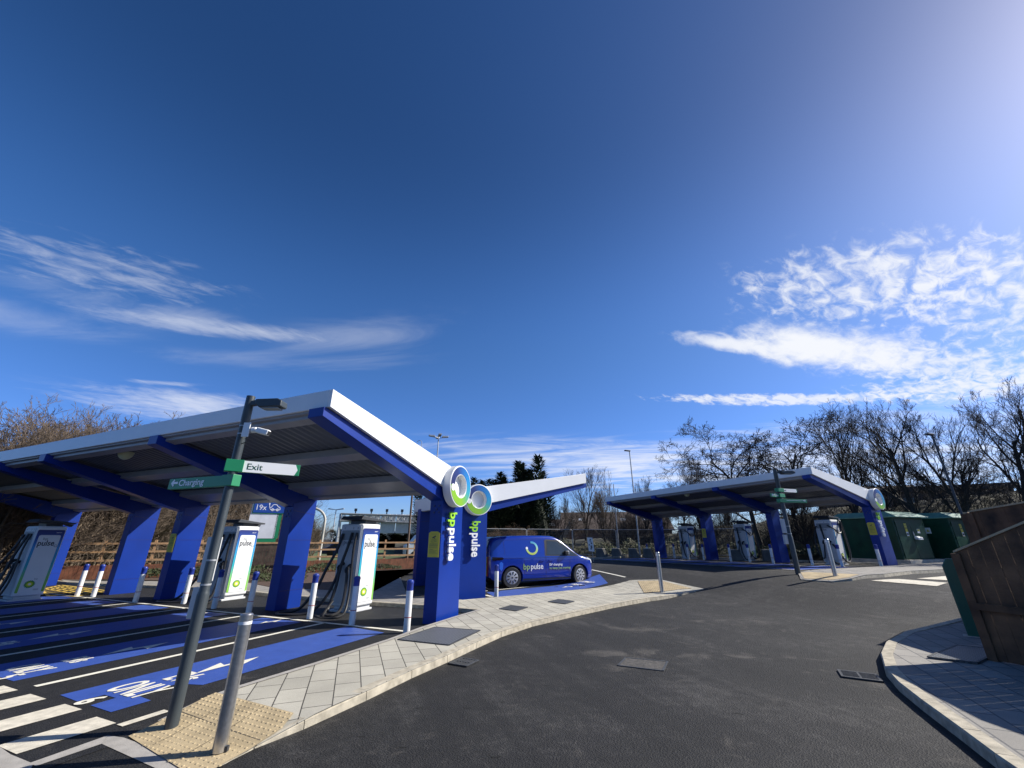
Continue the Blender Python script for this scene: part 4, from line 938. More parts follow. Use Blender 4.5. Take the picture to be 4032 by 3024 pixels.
    text_obj('lettering', 'bp', .30, mat('van_lime', (.28, .42, .18), .4), t, T @ Matrix.Translation((-1.02, .66, 0)), .003, 'LEFT', .98, .003)
    text_obj('lettering', 'pulse', .30, M_TXTW, t, T @ Matrix.Translation((-.70, .66, 0)), .003, 'LEFT', .88, .003)
    text_obj('lettering', 'EV charging', .125, M_TXTW, t, T @ Matrix.Translation((.12, .77, .004)), .003, 'LEFT', 1, .002)
    text_obj('lettering', 'to keep you moving', .125, mat('van_lime', (.28, .42, .18), .4), t, T @ Matrix.Translation((.12, .64, .004)), .003, 'LEFT', .95, .002)
    yr = -(hw(-.4, 1.25) + .012); tl = math.atan2(hw(-.4, 1.1) - hw(-.4, 1.7), .6)
    T = Matrix.Translation((-.60, yr + .045, 1.45)) @ Matrix.Rotation(-tl, 4, 'X') @ TM(Vector((0, 0, 0)), (1, 0, 0), (0, 0, 1))
    q = MB(); ring_poly(q, T, 0, 0, .185, .265, 0, .004, -175, 100, 36)
    q.build('ring_emblem', gradient_paint('van_ring', [(0, (.40, .48, .05)), (.35, (.45, .60, .20)), (.65, (.25, .60, .60)), (1, (.02, .25, .50))], 'Z', 1.2, 1.7), t)
    q = MB(); ring_poly(q, T, -.222, .0, 0, .05, 0, .006, n=18); q.build('ring_dot', M_TXTW, t)
    # wheels
    wh0 = None
    for wx in WX:
        for sg in (-1, 1):
            if wh0 is None:
                wh = bpy.data.objects.new('wheel', None); col.objects.link(wh); wh.parent = t
                tp = [(.25, -.11), (.35, -.115), (.375, -.09), (.38, 0), (.375, .09), (.35, .115), (.25, .11)]
                MB().lathe(tp, 40).build('tyre', M_BLK, wh, smooth=True)
                MB().lathe([(.25, -.09), (.26, .105), (.21, .118), (.05, .125), (.0, .126)], 40).build('rim', M_RIM, wh, smooth=True)
                sl_ = MB()
                for k in range(9):
                    a = 2 * math.pi * k / 9; T = Matrix.Rotation(a, 4, 'Z')
                    vs, fs = poly_T([(.10, -.012), (.205, -.030), (.215, .0), (.20, .030), (.10, .010)], T, .10, .1285); sl_.add(vs, fs)
                sl_.build('rim_slot', M_BLK, wh); MB().lathe([(.035, .12), (.035, .132)], 16).build('hub_cap', M_DKG, wh); wh0 = wh
            else: wh = copy_tree(wh0, t)
            wh.location = (wx, sg * .860, .38); wh.rotation_euler = (R(-90 * sg), 0, R(12 if wx > 0 else 0))
    q = MB()
    for wx in WX: q.box(wx - .4, wx + .4, -.62, .62, .35, .78)
    q.build('underbody', M_BLK, t)
    return t
vr = gnd(2013, 2316); vdir = 27.0
va = R(vdir); vd = Vector((math.cos(va), math.sin(va), 0)); vl = Vector((-math.sin(va), math.cos(va), 0))
vo = vr + vd * 1.55 + vl * .94
make_van((vo.x, vo.y, gz(vo.x, vo.y)), va).scale = (1.06, 1.05, .975)

# ---------------------------------------------------------------- green cabinets
def cabinet(label, O, ang, w=2.75, d=3.1, h=2.35, pl=.20):
    t = thing('substation_cabinet', label, 'cabinet', O, R(ang), 'green electrical cabinets')
    b = MB(); b.box(-.14, w + .14, -.30, d + .1, -.1, pl); b.build('plinth', M_CONC, t, bevel=.01)
    b = MB(); b.box(0, w, 0, d, pl - .01, h); b.build('body', M_CAB, t, bevel=.03)
    r = MB(); e = .12
    lo = [(-e, -e * 2.2, h - .03), (w + e, -e * 2.2, h - .03), (w + e, d + e, h - .03), (-e, d + e, h - .03)]
    mid = [(p[0], p[1], p[2] + .06) for p in lo]; hi = [(.22, .34, h + .30), (w - .22, .34, h + .30), (w - .22, d - .3, h + .30), (.22, d - .3, h + .30)]
    r.add(lo + mid + hi, [(3, 2, 1, 0), (0, 1, 5, 4), (1, 2, 6, 5), (2, 3, 7, 6), (3, 0, 4, 7), (4, 5, 9, 8), (5, 6, 10, 9), (6, 7, 11, 10), (7, 4, 8, 11), (8, 9, 10, 11)])
    r.build('roof', M_CABR, t, bevel=.012)
    for x0, x1 in ((.12, w / 2 - .006), (w / 2 + .006, w - .12)):
        dd = MB(); dd.box(x0, x1, -.025, 0, pl + .06, h - .12); dr = dd.build('door', M_CAB, t, bevel=.008)
        hx = x0 if x0 < .5 else x1
        for z in (pl + .25, h * .55, h - .35): q = MB(); q.box(hx - .02, hx + .02, -.045, -.024, z - .07, z + .07); q.build('hinge', M_CAB, dr)
    q = MB(); q.prism([(-.20, 1.30), (-.02, 1.38), (-.02, 1.20), (-.20, 1.18)], 'x', w * .52, w * .52 + .42); q.build('handle_box', M_SW, t, bevel=.012)
    q = MB(); q.box(w * .50, w * .50 + .06, -.07, -.024, 1.40, 1.60); q.build('padlock_hasp', M_GALV, t)
    q = MB(); q.box(w * .30, w * .30 + .21, -.030, -.026, 1.36, 2.02); s1_ = q.build('warning_sign', M_YEL, t)
    q = MB(); q.box(w * .30 + .01, w * .30 + .20, -.034, -.030, 1.38, 1.58)
    q.build('print', M_SW, s1_); q = MB(); q.box(w * .30 + .02, w * .30 + .19, -.034, -.031, 1.76, 1.80); q.box(w * .30 + .03, w * .30 + .17, -.037, -.034, 1.43, 1.52); q.box(w * .30 + .04, w * .30 + .17, -.034, -.031, 1.90, 1.92); q.build('print', M_TXTD, s1_)
    q = MB(); q.box(w * .68, w * .68 + .24, -.030, -.026, 1.52, 1.74); s2_ = q.build('warning_sign', M_SW, t)
    q = MB(); q.box(w * .68 + .02, w * .68 + .22, -.034, -.030, 1.62, 1.72); q.build('print', M_YEL, s2_)
    q = MB(); q.box(-.006, .0, d * .30, d * .30 + .26, 1.52, 1.84); s3_ = q.build('warning_sign', M_SW, t)
    q = MB(); q.prism([(d * .30 + .06, 1.62), (d * .30 + .20, 1.62), (d * .30 + .13, 1.76)], 'x', -.012, -.006); q.build('triangle', M_YEL, s3_)
    q = MB()
    for i in range(9): q.box(-.016, -.002, d * .30 + .3, d * .30 + 1.2, .5 + i * .07, .54 + i * .07)
    q.build('vent_louvres', M_CAB, t); return t
P = GP(3568, 2221)
cabinet('green cabinet with pale roof directly behind the far ring-sign column', (P.x, P.y, P.z + .0), 21)
cd = Vector((math.cos(R(12)), math.sin(R(12)), 0))
P2c = P + cd * 3.95; cabinet('green cabinet in the middle of the row, partly behind the timber store', (P2c.x, P2c.y, gz(P2c.x, P2c.y)), 21)
P3c = P + cd * 8.0; cabinet('green cabinet at the right edge, only its roof above the timber store', (P3c.x, P3c.y, gz(P3c.x, P3c.y) + .05), 21)

# ---------------------------------------------------------------- timber store on the right
def board_wall(name, label, a, b, za, zb_, ta, tb, cat='fence', m=None, bw=.15, rails=(.35, .80), capm=None, inward=1, posts=True):
    a, b = Vector(a), Vector(b); t = thing(name, label, cat, (a.x, a.y, za)); d = Vector((b.x - a.x, b.y - a.y)); L = d.length; d.normalize()
    ang = math.atan2(d.y, d.x); t.rotation_euler = (0, 0, ang); n = max(1, int(L / bw)); q = MB(); rng = random.Random(int(L * 100))
    for i in range(n):
        x0, x1 = L * i / n, L * (i + 1) / n; h0 = ta + (tb - ta) * x0 / L - 0; h1 = ta + (tb - ta) * x1 / L; y = rng.uniform(0, .006)
        q.prism([(x0 + .002, .02), (x1 - .002, .02), (x1 - .002, h1 - .03), (x0 + .002, h0 - .03)], 'y', y, y + .022)
    q.build('boards', m or M_WOODS, t)
    q = MB()
    for r_ in rails: q.prism([(0, ta * r_), (L, (ta + (tb - ta)) * r_ * (ta / tb if tb else 1)), (L, tb * r_ * (ta / tb) + .09), (0, ta * r_ + .09)], 'y', .03 * 1, .075)
    q.prism([(0, ta * rails[0]), (L, ta * rails[0]), (L, ta * rails[0] + .09), (0, ta * rails[0] + .09)], 'y', -.05, -.004)
    q.build('rail', m or M_WOODS, t)
    q = MB(); q.prism([(-.01, ta - .03), (L + .01, tb - .03), (L + .01, tb + .0), (-.01, ta + .0)], 'y', -.02, .06); q.build('top_edge', capm or M_WOODE, t)
    q = MB(); q.box(-.05, .06, -.03, .10, 0, ta - .04); q.build('post', m or M_WOODS, t); return t
board_wall('timber_store', 'nearest raked panel of the brown timber store at the right edge', (6.97, 6.92), (7.44, 5.4), .10, .10, 1.48, 2.20, rails=(.45, .80))
board_wall('timber_store', 'level panel of the brown timber store, just outside the right edge', (7.45, 5.38), (7.62, 3.2), .10, .10, 2.20, 2.20, rails=(.45, .82))
W2 = at(3824, 12.9, 2034); W2.z = gz(W2.x, W2.y); board_wall('timber_store', 'rear panel of the brown timber store rising behind the nearest one', (W2.x, W2.y), (W2.x + .15, W2.y - 4.6), gz(W2.x, W2.y), 0, 2.26, 2.75, rails=(.30, .75))
W3 = at(3850, 14.8, 2034); board_wall('timber_store', 'side panel of the brown timber store running back towards the cabinets', (W2.x + .02, W2.y + .08), (W3.x, W3.y), gz(W2.x, W2.y), 0, 2.24, 2.20, rails=(.30, .75))
t = thing('green_post', 'dark green folded steel post leaning out beside the timber store', 'post', tuple(gnd(3840, 2507, .10)), R(-42))
q = MB(); q.prism([(-.09, 0), (.09, 0), (.09, 1.30), (-.04, 1.30), (-.115, 1.17)], 'y', -.06, .06); q.build('post_body', M_GPOST, t, bevel=.01)
q = MB(); q.prism([(-.16, 0), (.14, 0), (.12, .012), (-.14, .012)], 'y', -.10, .10); q.build('base_plate', M_CONC, t)
t = cover('inspection_cover', 'grey ribbed cover in the shaded paving by the timber store', [(7.3, 7.75), (7.7, 7.45), (6.55, 6.75), (6.15, 7.05)], .118, M_CHQ)

# ---------------------------------------------------------------- timber fence behind the first bays
FA, FB = gnd(290, 2284), gnd(1640, 2238); fd = (FB - FA); FA2 = FA - fd * .55; FL = (FB - FA2).length
t = thing('timber_fence', 'post and rail timber fence above red brown boards behind the left bays', 'fence', tuple(FA2), math.atan2(fd.y, fd.x))
q = MB(); nb = int(FL / .14)
rng = random.Random(3)
for i in range(nb): x0 = FL * i / nb; h = .60 + rng.uniform(-.012, .012); q.box(x0 + .006, x0 + FL / nb - .006, -.012 + rng.uniform(0, .008), .018, .0, h)
q.build('boards', M_WOODR, t)
for k in range(int(FL / 1.9) + 1):
    q = MB(); q.box(k * 1.9 - .05, k * 1.9 + .05, .02, .11, 0, 1.72); q.build('post', M_WOODP, t)
for z in (.80, 1.18, 1.55):
    q = MB(); q.box(-.02, FL + .02, -.022, .018, z - .045, z + .045); q.build('rail', M_WOODP, t)
g0 = gnd(965, 2276); g1 = gnd(1085, 2262)
q = gnd(980, 2266); board_wall('board_fence', 'tall dark weathered board fence below the white totem sign', (q.x - 1.2, q.y - .5), (q.x + 1.6, q.y + .9), 0, 0, 1.52, 1.52, m=M_WOODD, rails=(.3, .8), capm=M_WOODD)

# ---------------------------------------------------------------- totem sign
TD = 29.0
a = at(992, TD, 2000); b = at(1135, TD, 2000); dirv = Vector((b.x - a.x, b.y - a.y, 0)); Wt = dirv.length
t = thing('totem_sign', 'tall white and green totem sign with a blue panel reading 19x', 'sign', (a.x, a.y, 0), math.atan2(dirv.y, dirv.x))
z1, z2, z3, zg = topz(a, 1060, 1955), topz(a, 1060, 1973), topz(a, 1060, 2023), topz(a, 1060, 2120)
q = MB(); q.box(0, Wt * .82, 0, .30, 0, z1 + .6); q.build('frame', M_SW, t, bevel=.02)
q = MB(); q.box(.0, Wt * .82, -.02, .31, .5, zg); q.box(Wt * .72, Wt * .86, -.03, .32, zg, z1 + .55); q.build('green_trim', M_GRN, t)
q = MB(); q.box(-.02, Wt * .76, -.03, 0, zg, z3 - .03); q.build('white_panel', mat('totem_white', (.66, .68, .70), .4), t)
q = MB(); q.box(.06, Wt * .98, -.06, -.02, z3, z2); gp = q.build('green_border', M_GRN, t)
q = MB(); q.box(.10, Wt * .98 - .05, -.075, -.055, z3 + .05, z2 - .05); bp_ = q.build('blue_panel', mat('totem_blue', (.01, .06, .30), .4), gp)
hz_ = z2 - z3
text_obj('lettering', '19x', hz_ * .60, M_TXTW, bp_, TM(Vector((.16, -.078, z3 + hz_ * .28)), (1, 0, 0), (0, 0, 1)), .003, 'LEFT', .9)
q = MB(); cx = Wt * .50; cz = z3 + hz_ * .32; sc = hz_ * .30
cp = [(0, 0), (0, .45), (.35, .75), (.75, 1.35), (1.7, 1.35), (2.3, .8), (2.9, .6), (3.0, 0)]
for p_, r_ in zip(cp[:-1], cp[1:]): q.beam((cx + p_[0] * sc * .8, -.08, cz + p_[1] * sc), (cx + r_[0] * sc * .8, -.08, cz + r_[1] * sc), .01, .035)
q.beam((cx, -.08, cz), (cx + 3 * sc * .8, -.08, cz), .01, .035)
for wx_ in (.75, 2.2):
    for k in range(10): a_, b_ = 2 * math.pi * k / 10, 2 * math.pi * (k + 1) / 10; q.beam((cx + (wx_ + .3 * math.cos(a_)) * sc * .8, -.083, cz + .3 * math.sin(a_) * sc), (cx + (wx_ + .3 * math.cos(b_)) * sc * .8, -.083, cz + .3 * math.sin(b_) * sc), .01, .035)
q.beam((cx - .1 * sc, -.08, cz + .2 * sc), (cx - .35 * sc, -.08, cz + 1.3 * sc), .01, .03); q.box(cx - .5 * sc, cx - .2 * sc, -.085, -.075, cz + 1.3 * sc, cz + 1.75 * sc)
q.build('car_symbol', M_TXTW, bp_)
# ---------------------------------------------------------------- banks, grass
def ridge(name, pts, m, depth=14, seed=1, step=1.0):
    """a mound along pts (x, y, crest height above ground), widening away from the viewer"""
    rng = random.Random(seed); P = []
    for (a, b) in zip(pts[:-1], pts[1:]):
        n = max(1, int(math.hypot(b[0] - a[0], b[1] - a[1]) / step))
        for k in range(n): f = k / n; P.append([a[i] + (b[i] - a[i]) * f for i in range(3)])
    P.append(list(pts[-1])); prof = [(0, 0), (.06, .16), (.14, .38), (.24, .62), (.36, .84), (.5, .97), (.65, 1.0), (1.0, .92)]
    vs = []
    for x, y, h in P:
        r = math.hypot(x, y); ux, uy = x / r, y / r
        for a, b in prof: D = depth * a; n_ = rng.uniform(-.10, .10) * h; vs.append((x + ux * D, y + uy * D, gz(x, y) - .05 + b * h + (n_ if b > 0 else 0)))
    k = len(prof); fs = [(i * k + j, i * k + j + 1, (i + 1) * k + j + 1, (i + 1) * k + j) for i in range(len(P) - 1) for j in range(k - 1)]
    q = MB(); q.add(vs, fs); o = q.build(name, m, smooth=True); o['kind'] = 'structure'; return o
conform('grass_verge', [[(-60, 2), (-20.6, 20.9), (-6.0, 28.9), (-1.8, 29.6), (-1.0, 60), (-60, 60)]], .03, M_GRASS)
RB = [at(1560, 44), at(1860, 41), at(2140, 40), at(2420, 39.5), at(2760, 39), at(3060, 35), at(3300, 33), at(3560, 35), at(3800, 36), at(4100, 37), at(4400, 37)]
hh = [1.0, 1.2, 1.3, 1.5, 2.2, 3.0, 3.4, 3.8, 4.0, 4.2, 4.2]
ridge('bank', [(p.x, p.y, h) for p in RB for h in [hh[RB.index(p)]]], M_BANK, 16, 3)
LB = [at(-500, 27), at(0, 28.5), at(300, 30), at(700, 34), at(1000, 38), at(1220, 44)]
ridge('bank', [(p.x, p.y, h) for p, h in zip(LB, [1.6, 1.6, 1.5, 1.5, 1.3, .8])], M_BANK, 16, 5)
# ---------------------------------------------------------------- undergrowth that nobody could count
def thicket(name, label, pts, n, hmin, hmax, depth, m, rad=.014, seed=1, lean=(0, 0)):
    rng = random.Random(seed); q = MB(); seg = []
    for a, b in zip(pts[:-1], pts[1:]): seg.append((a, b, math.hypot(b[0] - a[0], b[1] - a[1])))
    tot = sum(s[2] for s in seg)
    for i in range(n):
        t = rng.uniform(0, tot)
        for a, b, l in seg:
            if t <= l: break
            t -= l
        f = t / l; x = a[0] + (b[0] - a[0]) * f; y = a[1] + (b[1] - a[1]) * f; g = a[2] + (b[2] - a[2]) * f
        r = math.hypot(x, y); D = rng.uniform(0, depth); x += x / r * D + rng.uniform(-.5, .5); y += y / r * D
        h = rng.uniform(hmin, hmax) * (.6 + .4 * math.sin(t * .7 + i % 3)); p = Vector((x, y, g + rng.uniform(-.2, .3))); d = Vector((rng.uniform(-.5, .5) + lean[0], rng.uniform(-.5, .5) + lean[1], 1)).normalized(); P = [p]; k = 4
        for j in range(k):
            d = (d + Vector((rng.uniform(-.6, .6), rng.uniform(-.6, .6), rng.uniform(-.35, .15)))).normalized(); p = p + d * h / k; P.append(p)
        q.tube(P, [rad * (1 - .75 * j / k) for j in range(k + 1)], 3, caps=False)
    o = q.build(name, m); tag(o, label, 'undergrowth', None, 'stuff'); return o
def leafmass(name, label, cat, boxes, n, m, size=.10, seed=1, kind='stuff'):
    rng = random.Random(seed); q = MB()
    for (x0, y0, z0, x1, y1, z1, w, h) in boxes:
        L = math.hypot(x1 - x0, y1 - y0)
        for i in range(int(n * L)):
            f = rng.random(); x = x0 + (x1 - x0) * f; y = y0 + (y1 - y0) * f; z = z0 + (z1 - z0) * f
            a = rng.uniform(0, math.pi); rr = rng.uniform(.55, 1.0) ** .5; hhh = h * (.75 + .35 * math.sin(f * L * 1.9 + x) * math.sin(f * L * .7))
            c = Vector((x + rng.uniform(-.2, .2) - (y1 - y0) / L * math.cos(a) * w * rr, y + (x1 - x0) / L * math.cos(a) * w * rr, z + math.sin(a) * hhh * rr))
            s = size * rng.uniform(.5, 1.4); u = Vector((rng.gauss(0, 1), rng.gauss(0, 1), rng.gauss(0, 1))).normalized(); v = u.orthogonal().normalized()
            q.add([c - u * s, c + v * s * .5, c + u * s, c - v * s * .5], [(0, 1, 2, 3)])
    o = q.build(name, m); return tag(o, label, cat, None, kind)
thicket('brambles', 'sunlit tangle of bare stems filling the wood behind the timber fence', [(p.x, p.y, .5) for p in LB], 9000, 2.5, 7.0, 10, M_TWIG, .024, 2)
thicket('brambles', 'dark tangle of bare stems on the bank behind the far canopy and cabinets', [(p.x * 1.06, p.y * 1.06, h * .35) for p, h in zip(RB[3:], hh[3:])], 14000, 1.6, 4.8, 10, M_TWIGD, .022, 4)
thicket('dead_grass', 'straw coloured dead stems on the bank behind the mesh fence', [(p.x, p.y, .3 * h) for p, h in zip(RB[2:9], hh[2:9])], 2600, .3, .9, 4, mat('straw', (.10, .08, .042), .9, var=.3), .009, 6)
leafmass('hedge', 'low green ivy and bramble bank behind the mesh fence', 'hedge', [(RB[2].x, RB[2].y - 1.5, .4, RB[4].x, RB[4].y - 1.2, .5, 1.0, 1.35), (RB[4].x, RB[4].y - 1, .6, RB[6].x, RB[6].y - .4, .9, .9, .8)], 330, M_LEAFH, .085, 7)
leafmass('shrubs', 'rough green and brown shrubs in the soil bed before the timber fence', 'shrubs', [(-17.5, 21.4, .1, -9.5, 25.8, .1, .45, .42), (-9.4, 25.9, .1, -6.9, 27.3, .1, .35, .25), (-11.0, 19.2, .1, -9.2, 19.8, .1, .6, .35), (-16.2, 21.3, .1, -12.6, 22.6, .1, .9, .55)], 420, M_LEAFH, .060, 8)

thicket('wood_twigs', 'tall mass of sunlit bare twigs at the left edge of the wood', [(p.x * 1.05, p.y * 1.05, .8) for p in LB[:3]], 5000, 4.5, 7.4, 9, M_TWIG, .022, 12, lean=(.15, 0))
# ---------------------------------------------------------------- bare trees
def gen_tree(seed, H, levels=5, trunk_frac=.30, spread=.75, up=.12, nst=1, r0=.17, kids=(7, 6, 5, 4, 3), wob=.16, ratio=.62):
    rng = random.Random(seed); A, B = MB(), MB()
    def branch(p, d, L, r, lv):
        nseg = (7, 5, 4, 3, 3, 2)[min(lv, 5)]; P = [p]; Rr = [r]; dirs = [d]
        for i in range(nseg):
            w = wob * (1 if lv else .45); d = (d + Vector((rng.gauss(0, w), rng.gauss(0, w), rng.gauss(0, w) + up * (1 if lv else .3)))).normalized(); p = p + d * (L / nseg); P.append(p); dirs.append(d); Rr.append(r * (1 - (.72 if lv < levels else .6) * (i + 1) / nseg))
        (A if lv <= 1 else B).tube(P, Rr, (8, 5, 3, 3, 3, 3)[min(lv, 5)], caps=False)
        if lv >= levels: return
        nk = kids[min(lv, len(kids) - 1)]
        for c in range(nk):
            t = (trunk_frac if lv == 0 else .18) + (1 - (trunk_frac if lv == 0 else .18)) * (c + rng.random()) / nk; t = min(t, .999)
            i = int(t * nseg); f = t * nseg - i; q = P[i].lerp(P[i + 1], f); dd = dirs[i + 1]
            o = dd.orthogonal().normalized(); o = Matrix.Rotation(rng.uniform(0, 2 * math.pi), 3, dd) @ o; a = rng.uniform(.45, 1.0) * spread
            nd = (dd * math.cos(a) + o * math.sin(a)).normalized(); branch(q, nd, L * ratio * rng.uniform(.7, 1.15) * (1.05 - .35 * t), max(Rr[i] * rng.uniform(.5, .7), .0085), lv + 1)
    for s_ in range(nst):
        a = rng.uniform(0, 2 * math.pi); k = 0 if nst == 1 else .22
        branch(Vector((k * math.cos(a), k * math.sin(a), -.1)), Vector((k * math.cos(a) * 1.2, k * math.sin(a) * 1.2, 1)).normalized(), H * (.80 if nst == 1 else rng.uniform(.6, .85)), r0 / (1 if nst == 1 else 1.8), 0)
    return A, B
PROTO = {}
def proto(kind):
    if kind in PROTO: return PROTO[kind]
    spec = {'big': dict(seed=11, H=10, trunk_frac=.26, spread=.75, up=.13, r0=.22, kids=(11, 7, 5, 4, 3), wob=.12), 'big2': dict(seed=23, H=10, trunk_frac=.22, spread=.68, up=.14, r0=.20, kids=(10, 7, 5, 4, 3), wob=.12),
            'twist': dict(seed=31, H=7, trunk_frac=.25, spread=.95, up=.03, r0=.12, kids=(10, 7, 6, 5, 3), wob=.30), 'multi': dict(seed=41, H=8, trunk_frac=.2, spread=.50, up=.16, nst=4, r0=.15, kids=(8, 6, 5, 3, 2)),
            'scrub': dict(seed=53, H=7, trunk_frac=.12, spread=.55, up=.10, nst=5, r0=.13, kids=(9, 6, 5, 3, 2), wob=.2), 'scrub2': dict(seed=67, H=7, trunk_frac=.12, spread=.6, up=.08, nst=4, r0=.14, kids=(10, 6, 5, 3, 2), wob=.22)}[kind]
    A, B = gen_tree(**spec); H = float(np.percentile([v[2] for v in B.v], 99.3)); PROTO[kind] = (A, B, H, {}); return PROTO[kind]
def tree(kind, label, x, D, ytop, bark, twig, group, rz=0.0, wide=1.0, name='bare_tree', lean=0.0):
    A, B, H, cache = proto(kind); P = at(x, D); P.z -= .0; ht = topz(P, x, ytop) - P.z; s = ht / H
    t = thing(name, label, 'tree', tuple(P), R(rz), group); t.scale = (s * wide, s * wide, s); t.rotation_euler = (R(lean), 0, R(rz))
    key = (bark.name, twig.name)
    if key not in cache:
        a = A.build('trunk', bark, t, smooth=True); b = B.build('crown', twig, t); cache[key] = (a, b)
    else:
        for o in cache[key]: c = o.copy(); col.objects.link(c); c.parent = t
    return t
GR, GL, GC = 'bare trees on the right bank', 'bare trees of the wood on the left', 'bare trees beyond the mesh fence'
for a in [('twist', 'twisted bare tree behind the roof edge of the far canopy, left one of a pair', 2985, 37, 1660, 20, 1.25), ('twist', 'twisted bare tree behind the top corner of the far canopy, right one of a pair', 3160, 38, 1665, 140, 1.2),
          ('big2', 'tall bare tree rising just left of the far ring sign', 3385, 37, 1575, 60, 1.0), ('big', 'widest bare tree, standing behind the green cabinets', 3625, 36, 1525, 200, 1.12),
          ('big2', 'thin bare tree between the far ring sign and the widest tree', 3500, 41, 1720, 310, .8), ('big2', 'bare tree above the middle green cabinet with forked trunk', 3850, 37, 1570, 120, 1.0),
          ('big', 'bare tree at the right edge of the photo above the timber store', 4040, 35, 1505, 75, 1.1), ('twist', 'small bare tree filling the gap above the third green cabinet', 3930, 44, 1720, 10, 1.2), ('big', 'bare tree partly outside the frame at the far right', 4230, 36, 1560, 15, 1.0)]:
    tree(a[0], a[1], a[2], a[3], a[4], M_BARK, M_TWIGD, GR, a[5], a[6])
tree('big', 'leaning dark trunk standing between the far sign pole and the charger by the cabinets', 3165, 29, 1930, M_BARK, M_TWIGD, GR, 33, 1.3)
for a in [('big2', 'bare tree left of the tallest lamp column, over the long brown roof', 2300, 47, 1840, 0, .9), ('multi', 'many stemmed bare tree right of the middle canopy roof tip', 2200, 44, 1925, 40, 1.1), ('multi', 'many stemmed bare tree directly left of the tallest lamp column', 2400, 45, 1850, 80, 1.0),
          ('big', 'bare tree just right of the tallest lamp column', 2530, 44, 1880, 130, .9), ('multi', 'low bare tree above the left end of the far canopy', 2600, 46, 1935, 170, 1.0), ('twist', 'bare tree with pale twigs behind the far canopy roof, left of its twin', 2690, 46, 1880, 210, 1.0),
          ('big2', 'bare tree with upright branches behind the middle of the far canopy roof', 2765, 45, 1805, 250, .75), ('multi', 'faint bare tree behind the far canopy roof left of the twisted pair', 2860, 50, 1885, 290, 1.0), ('twist', 'small bare tree in front of the brown gabled house', 2255, 41, 1990, 330, 1.0), ('scrub', 'dense bare bush low down right of the tallest lamp column', 2480, 41, 1985, 350, 1.0)]:
    tree(a[0], a[1], a[2], a[3], a[4], M_BARK, mat('twigs_mid', (.085, .066, .050), .9, var=.3, vscale=.8), GC, a[5], a[6])
EX = [(-60, 1665, 28.5, 'second row, outermost left'), (70, 1680, 28, 'second row, above the left end of the roof'), (150, 1660, 29, 'second row, third from the left'), (235, 1650, 29.5, 'second row, fourth from the left'), (325, 1655, 30, 'second row, fifth from the left'), (400, 1690, 31, 'second row, right end')]
LT = [(-120, 1690, 31), (20, 1640, 32), (110, 1668, 34), (190, 1650, 32), (270, 1625, 33), (360, 1618, 34), (430, 1655, 35), (500, 1690, 36), (590, 1745, 38), (690, 1760, 41), (800, 1800, 42), (900, 1830, 42), (1010, 1880, 44), (1110, 1900, 45), (1190, 1985, 46), (1235, 2050, 48), (60, 1760, 29), (300, 1790, 30), (520, 1850, 33), (760, 1900, 37)]
WL = ['outermost left, cut by the frame', 'first crown inside the left edge', 'second crown from the left edge, a little lower', 'third crown from the left edge', 'rounded crown left of the tallest pair', 'tallest crown of the wood, with windswept twigs', 'crown just right of the tallest one', 'lower crown where the roof edge meets the wood', 'small pale crown peeping over the canopy roof edge', 'lone crown tip above the roof left of the sign pole',
      'behind the canopy between the first and second blue columns from the left', 'behind the canopy left of the dark sign pole', 'behind the canopy right of the dark sign pole', 'behind the white totem sign', 'at the right end of the wood behind the second nearest blue column', 'last and lowest at the right end of the wood by the hooped pole', 'standing in front, below the left roof edge', 'in front, behind the farthest blue column', 'in front, between the two middle blue columns', 'in front, left of the dark sign pole']
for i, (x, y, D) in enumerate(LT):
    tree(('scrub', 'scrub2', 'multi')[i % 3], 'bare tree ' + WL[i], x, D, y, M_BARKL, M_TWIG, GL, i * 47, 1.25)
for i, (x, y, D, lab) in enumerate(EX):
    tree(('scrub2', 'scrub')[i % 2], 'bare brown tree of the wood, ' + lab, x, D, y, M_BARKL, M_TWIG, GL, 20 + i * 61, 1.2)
# brown bushes before the conifers
for i, (x, y, lab) in enumerate(((1945, 2070, 'brown leafless bush above the rear of the blue van'), (2075, 2078, 'wide brown leafless bush above the middle of the blue van'))):
    tree('scrub2', lab, x, 33, y, M_BARKL, mat('twigs_rust', (.13, .085, .05), .9, var=.3), 'brown bushes behind the van', i * 90, 2.0, name='bare_bush')
# ---------------------------------------------------------------- conifers
def conifer_mesh(seed):
    rng = random.Random(seed); q = MB(); H = 8.0
    tips = [(rng.uniform(-1.5, 1.5), rng.uniform(-1.5, 1.5), rng.uniform(.66, 1.0) * H) for _ in range(7)]
    for i in range(9000):
        z = H * rng.random() ** .9 * .97; tip = min(tips, key=lambda t_: rng.random()); f = z / tip[2]
        if f > 1: continue
        rad = (1.25 * (1 - f) ** .5 + .03) * rng.uniform(.45, 1.0) * (1 + .16 * math.sin(z * 5.0 + i % 4)); a = rng.uniform(0, 2 * math.pi); c = Vector((tip[0] * f + rad * math.cos(a), tip[1] * f + rad * math.sin(a), z))
        o = Vector((math.cos(a), math.sin(a), rng.uniform(.1, 1.1))).normalized(); s = rng.uniform(.16, .38); v = o.cross(Vector((0, 0, 1))).normalized()
        q.add([c - o * s * .4, c + v * s * .28, c + o * s, c - v * s * .28], [(0, 1, 2, 3)])
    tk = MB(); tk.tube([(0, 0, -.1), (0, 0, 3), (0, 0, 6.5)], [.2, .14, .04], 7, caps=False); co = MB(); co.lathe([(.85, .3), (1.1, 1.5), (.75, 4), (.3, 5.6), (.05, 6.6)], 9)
    return q, tk, co
CM = [conifer_mesh(5), conifer_mesh(9)]; cc_ = [None, None]
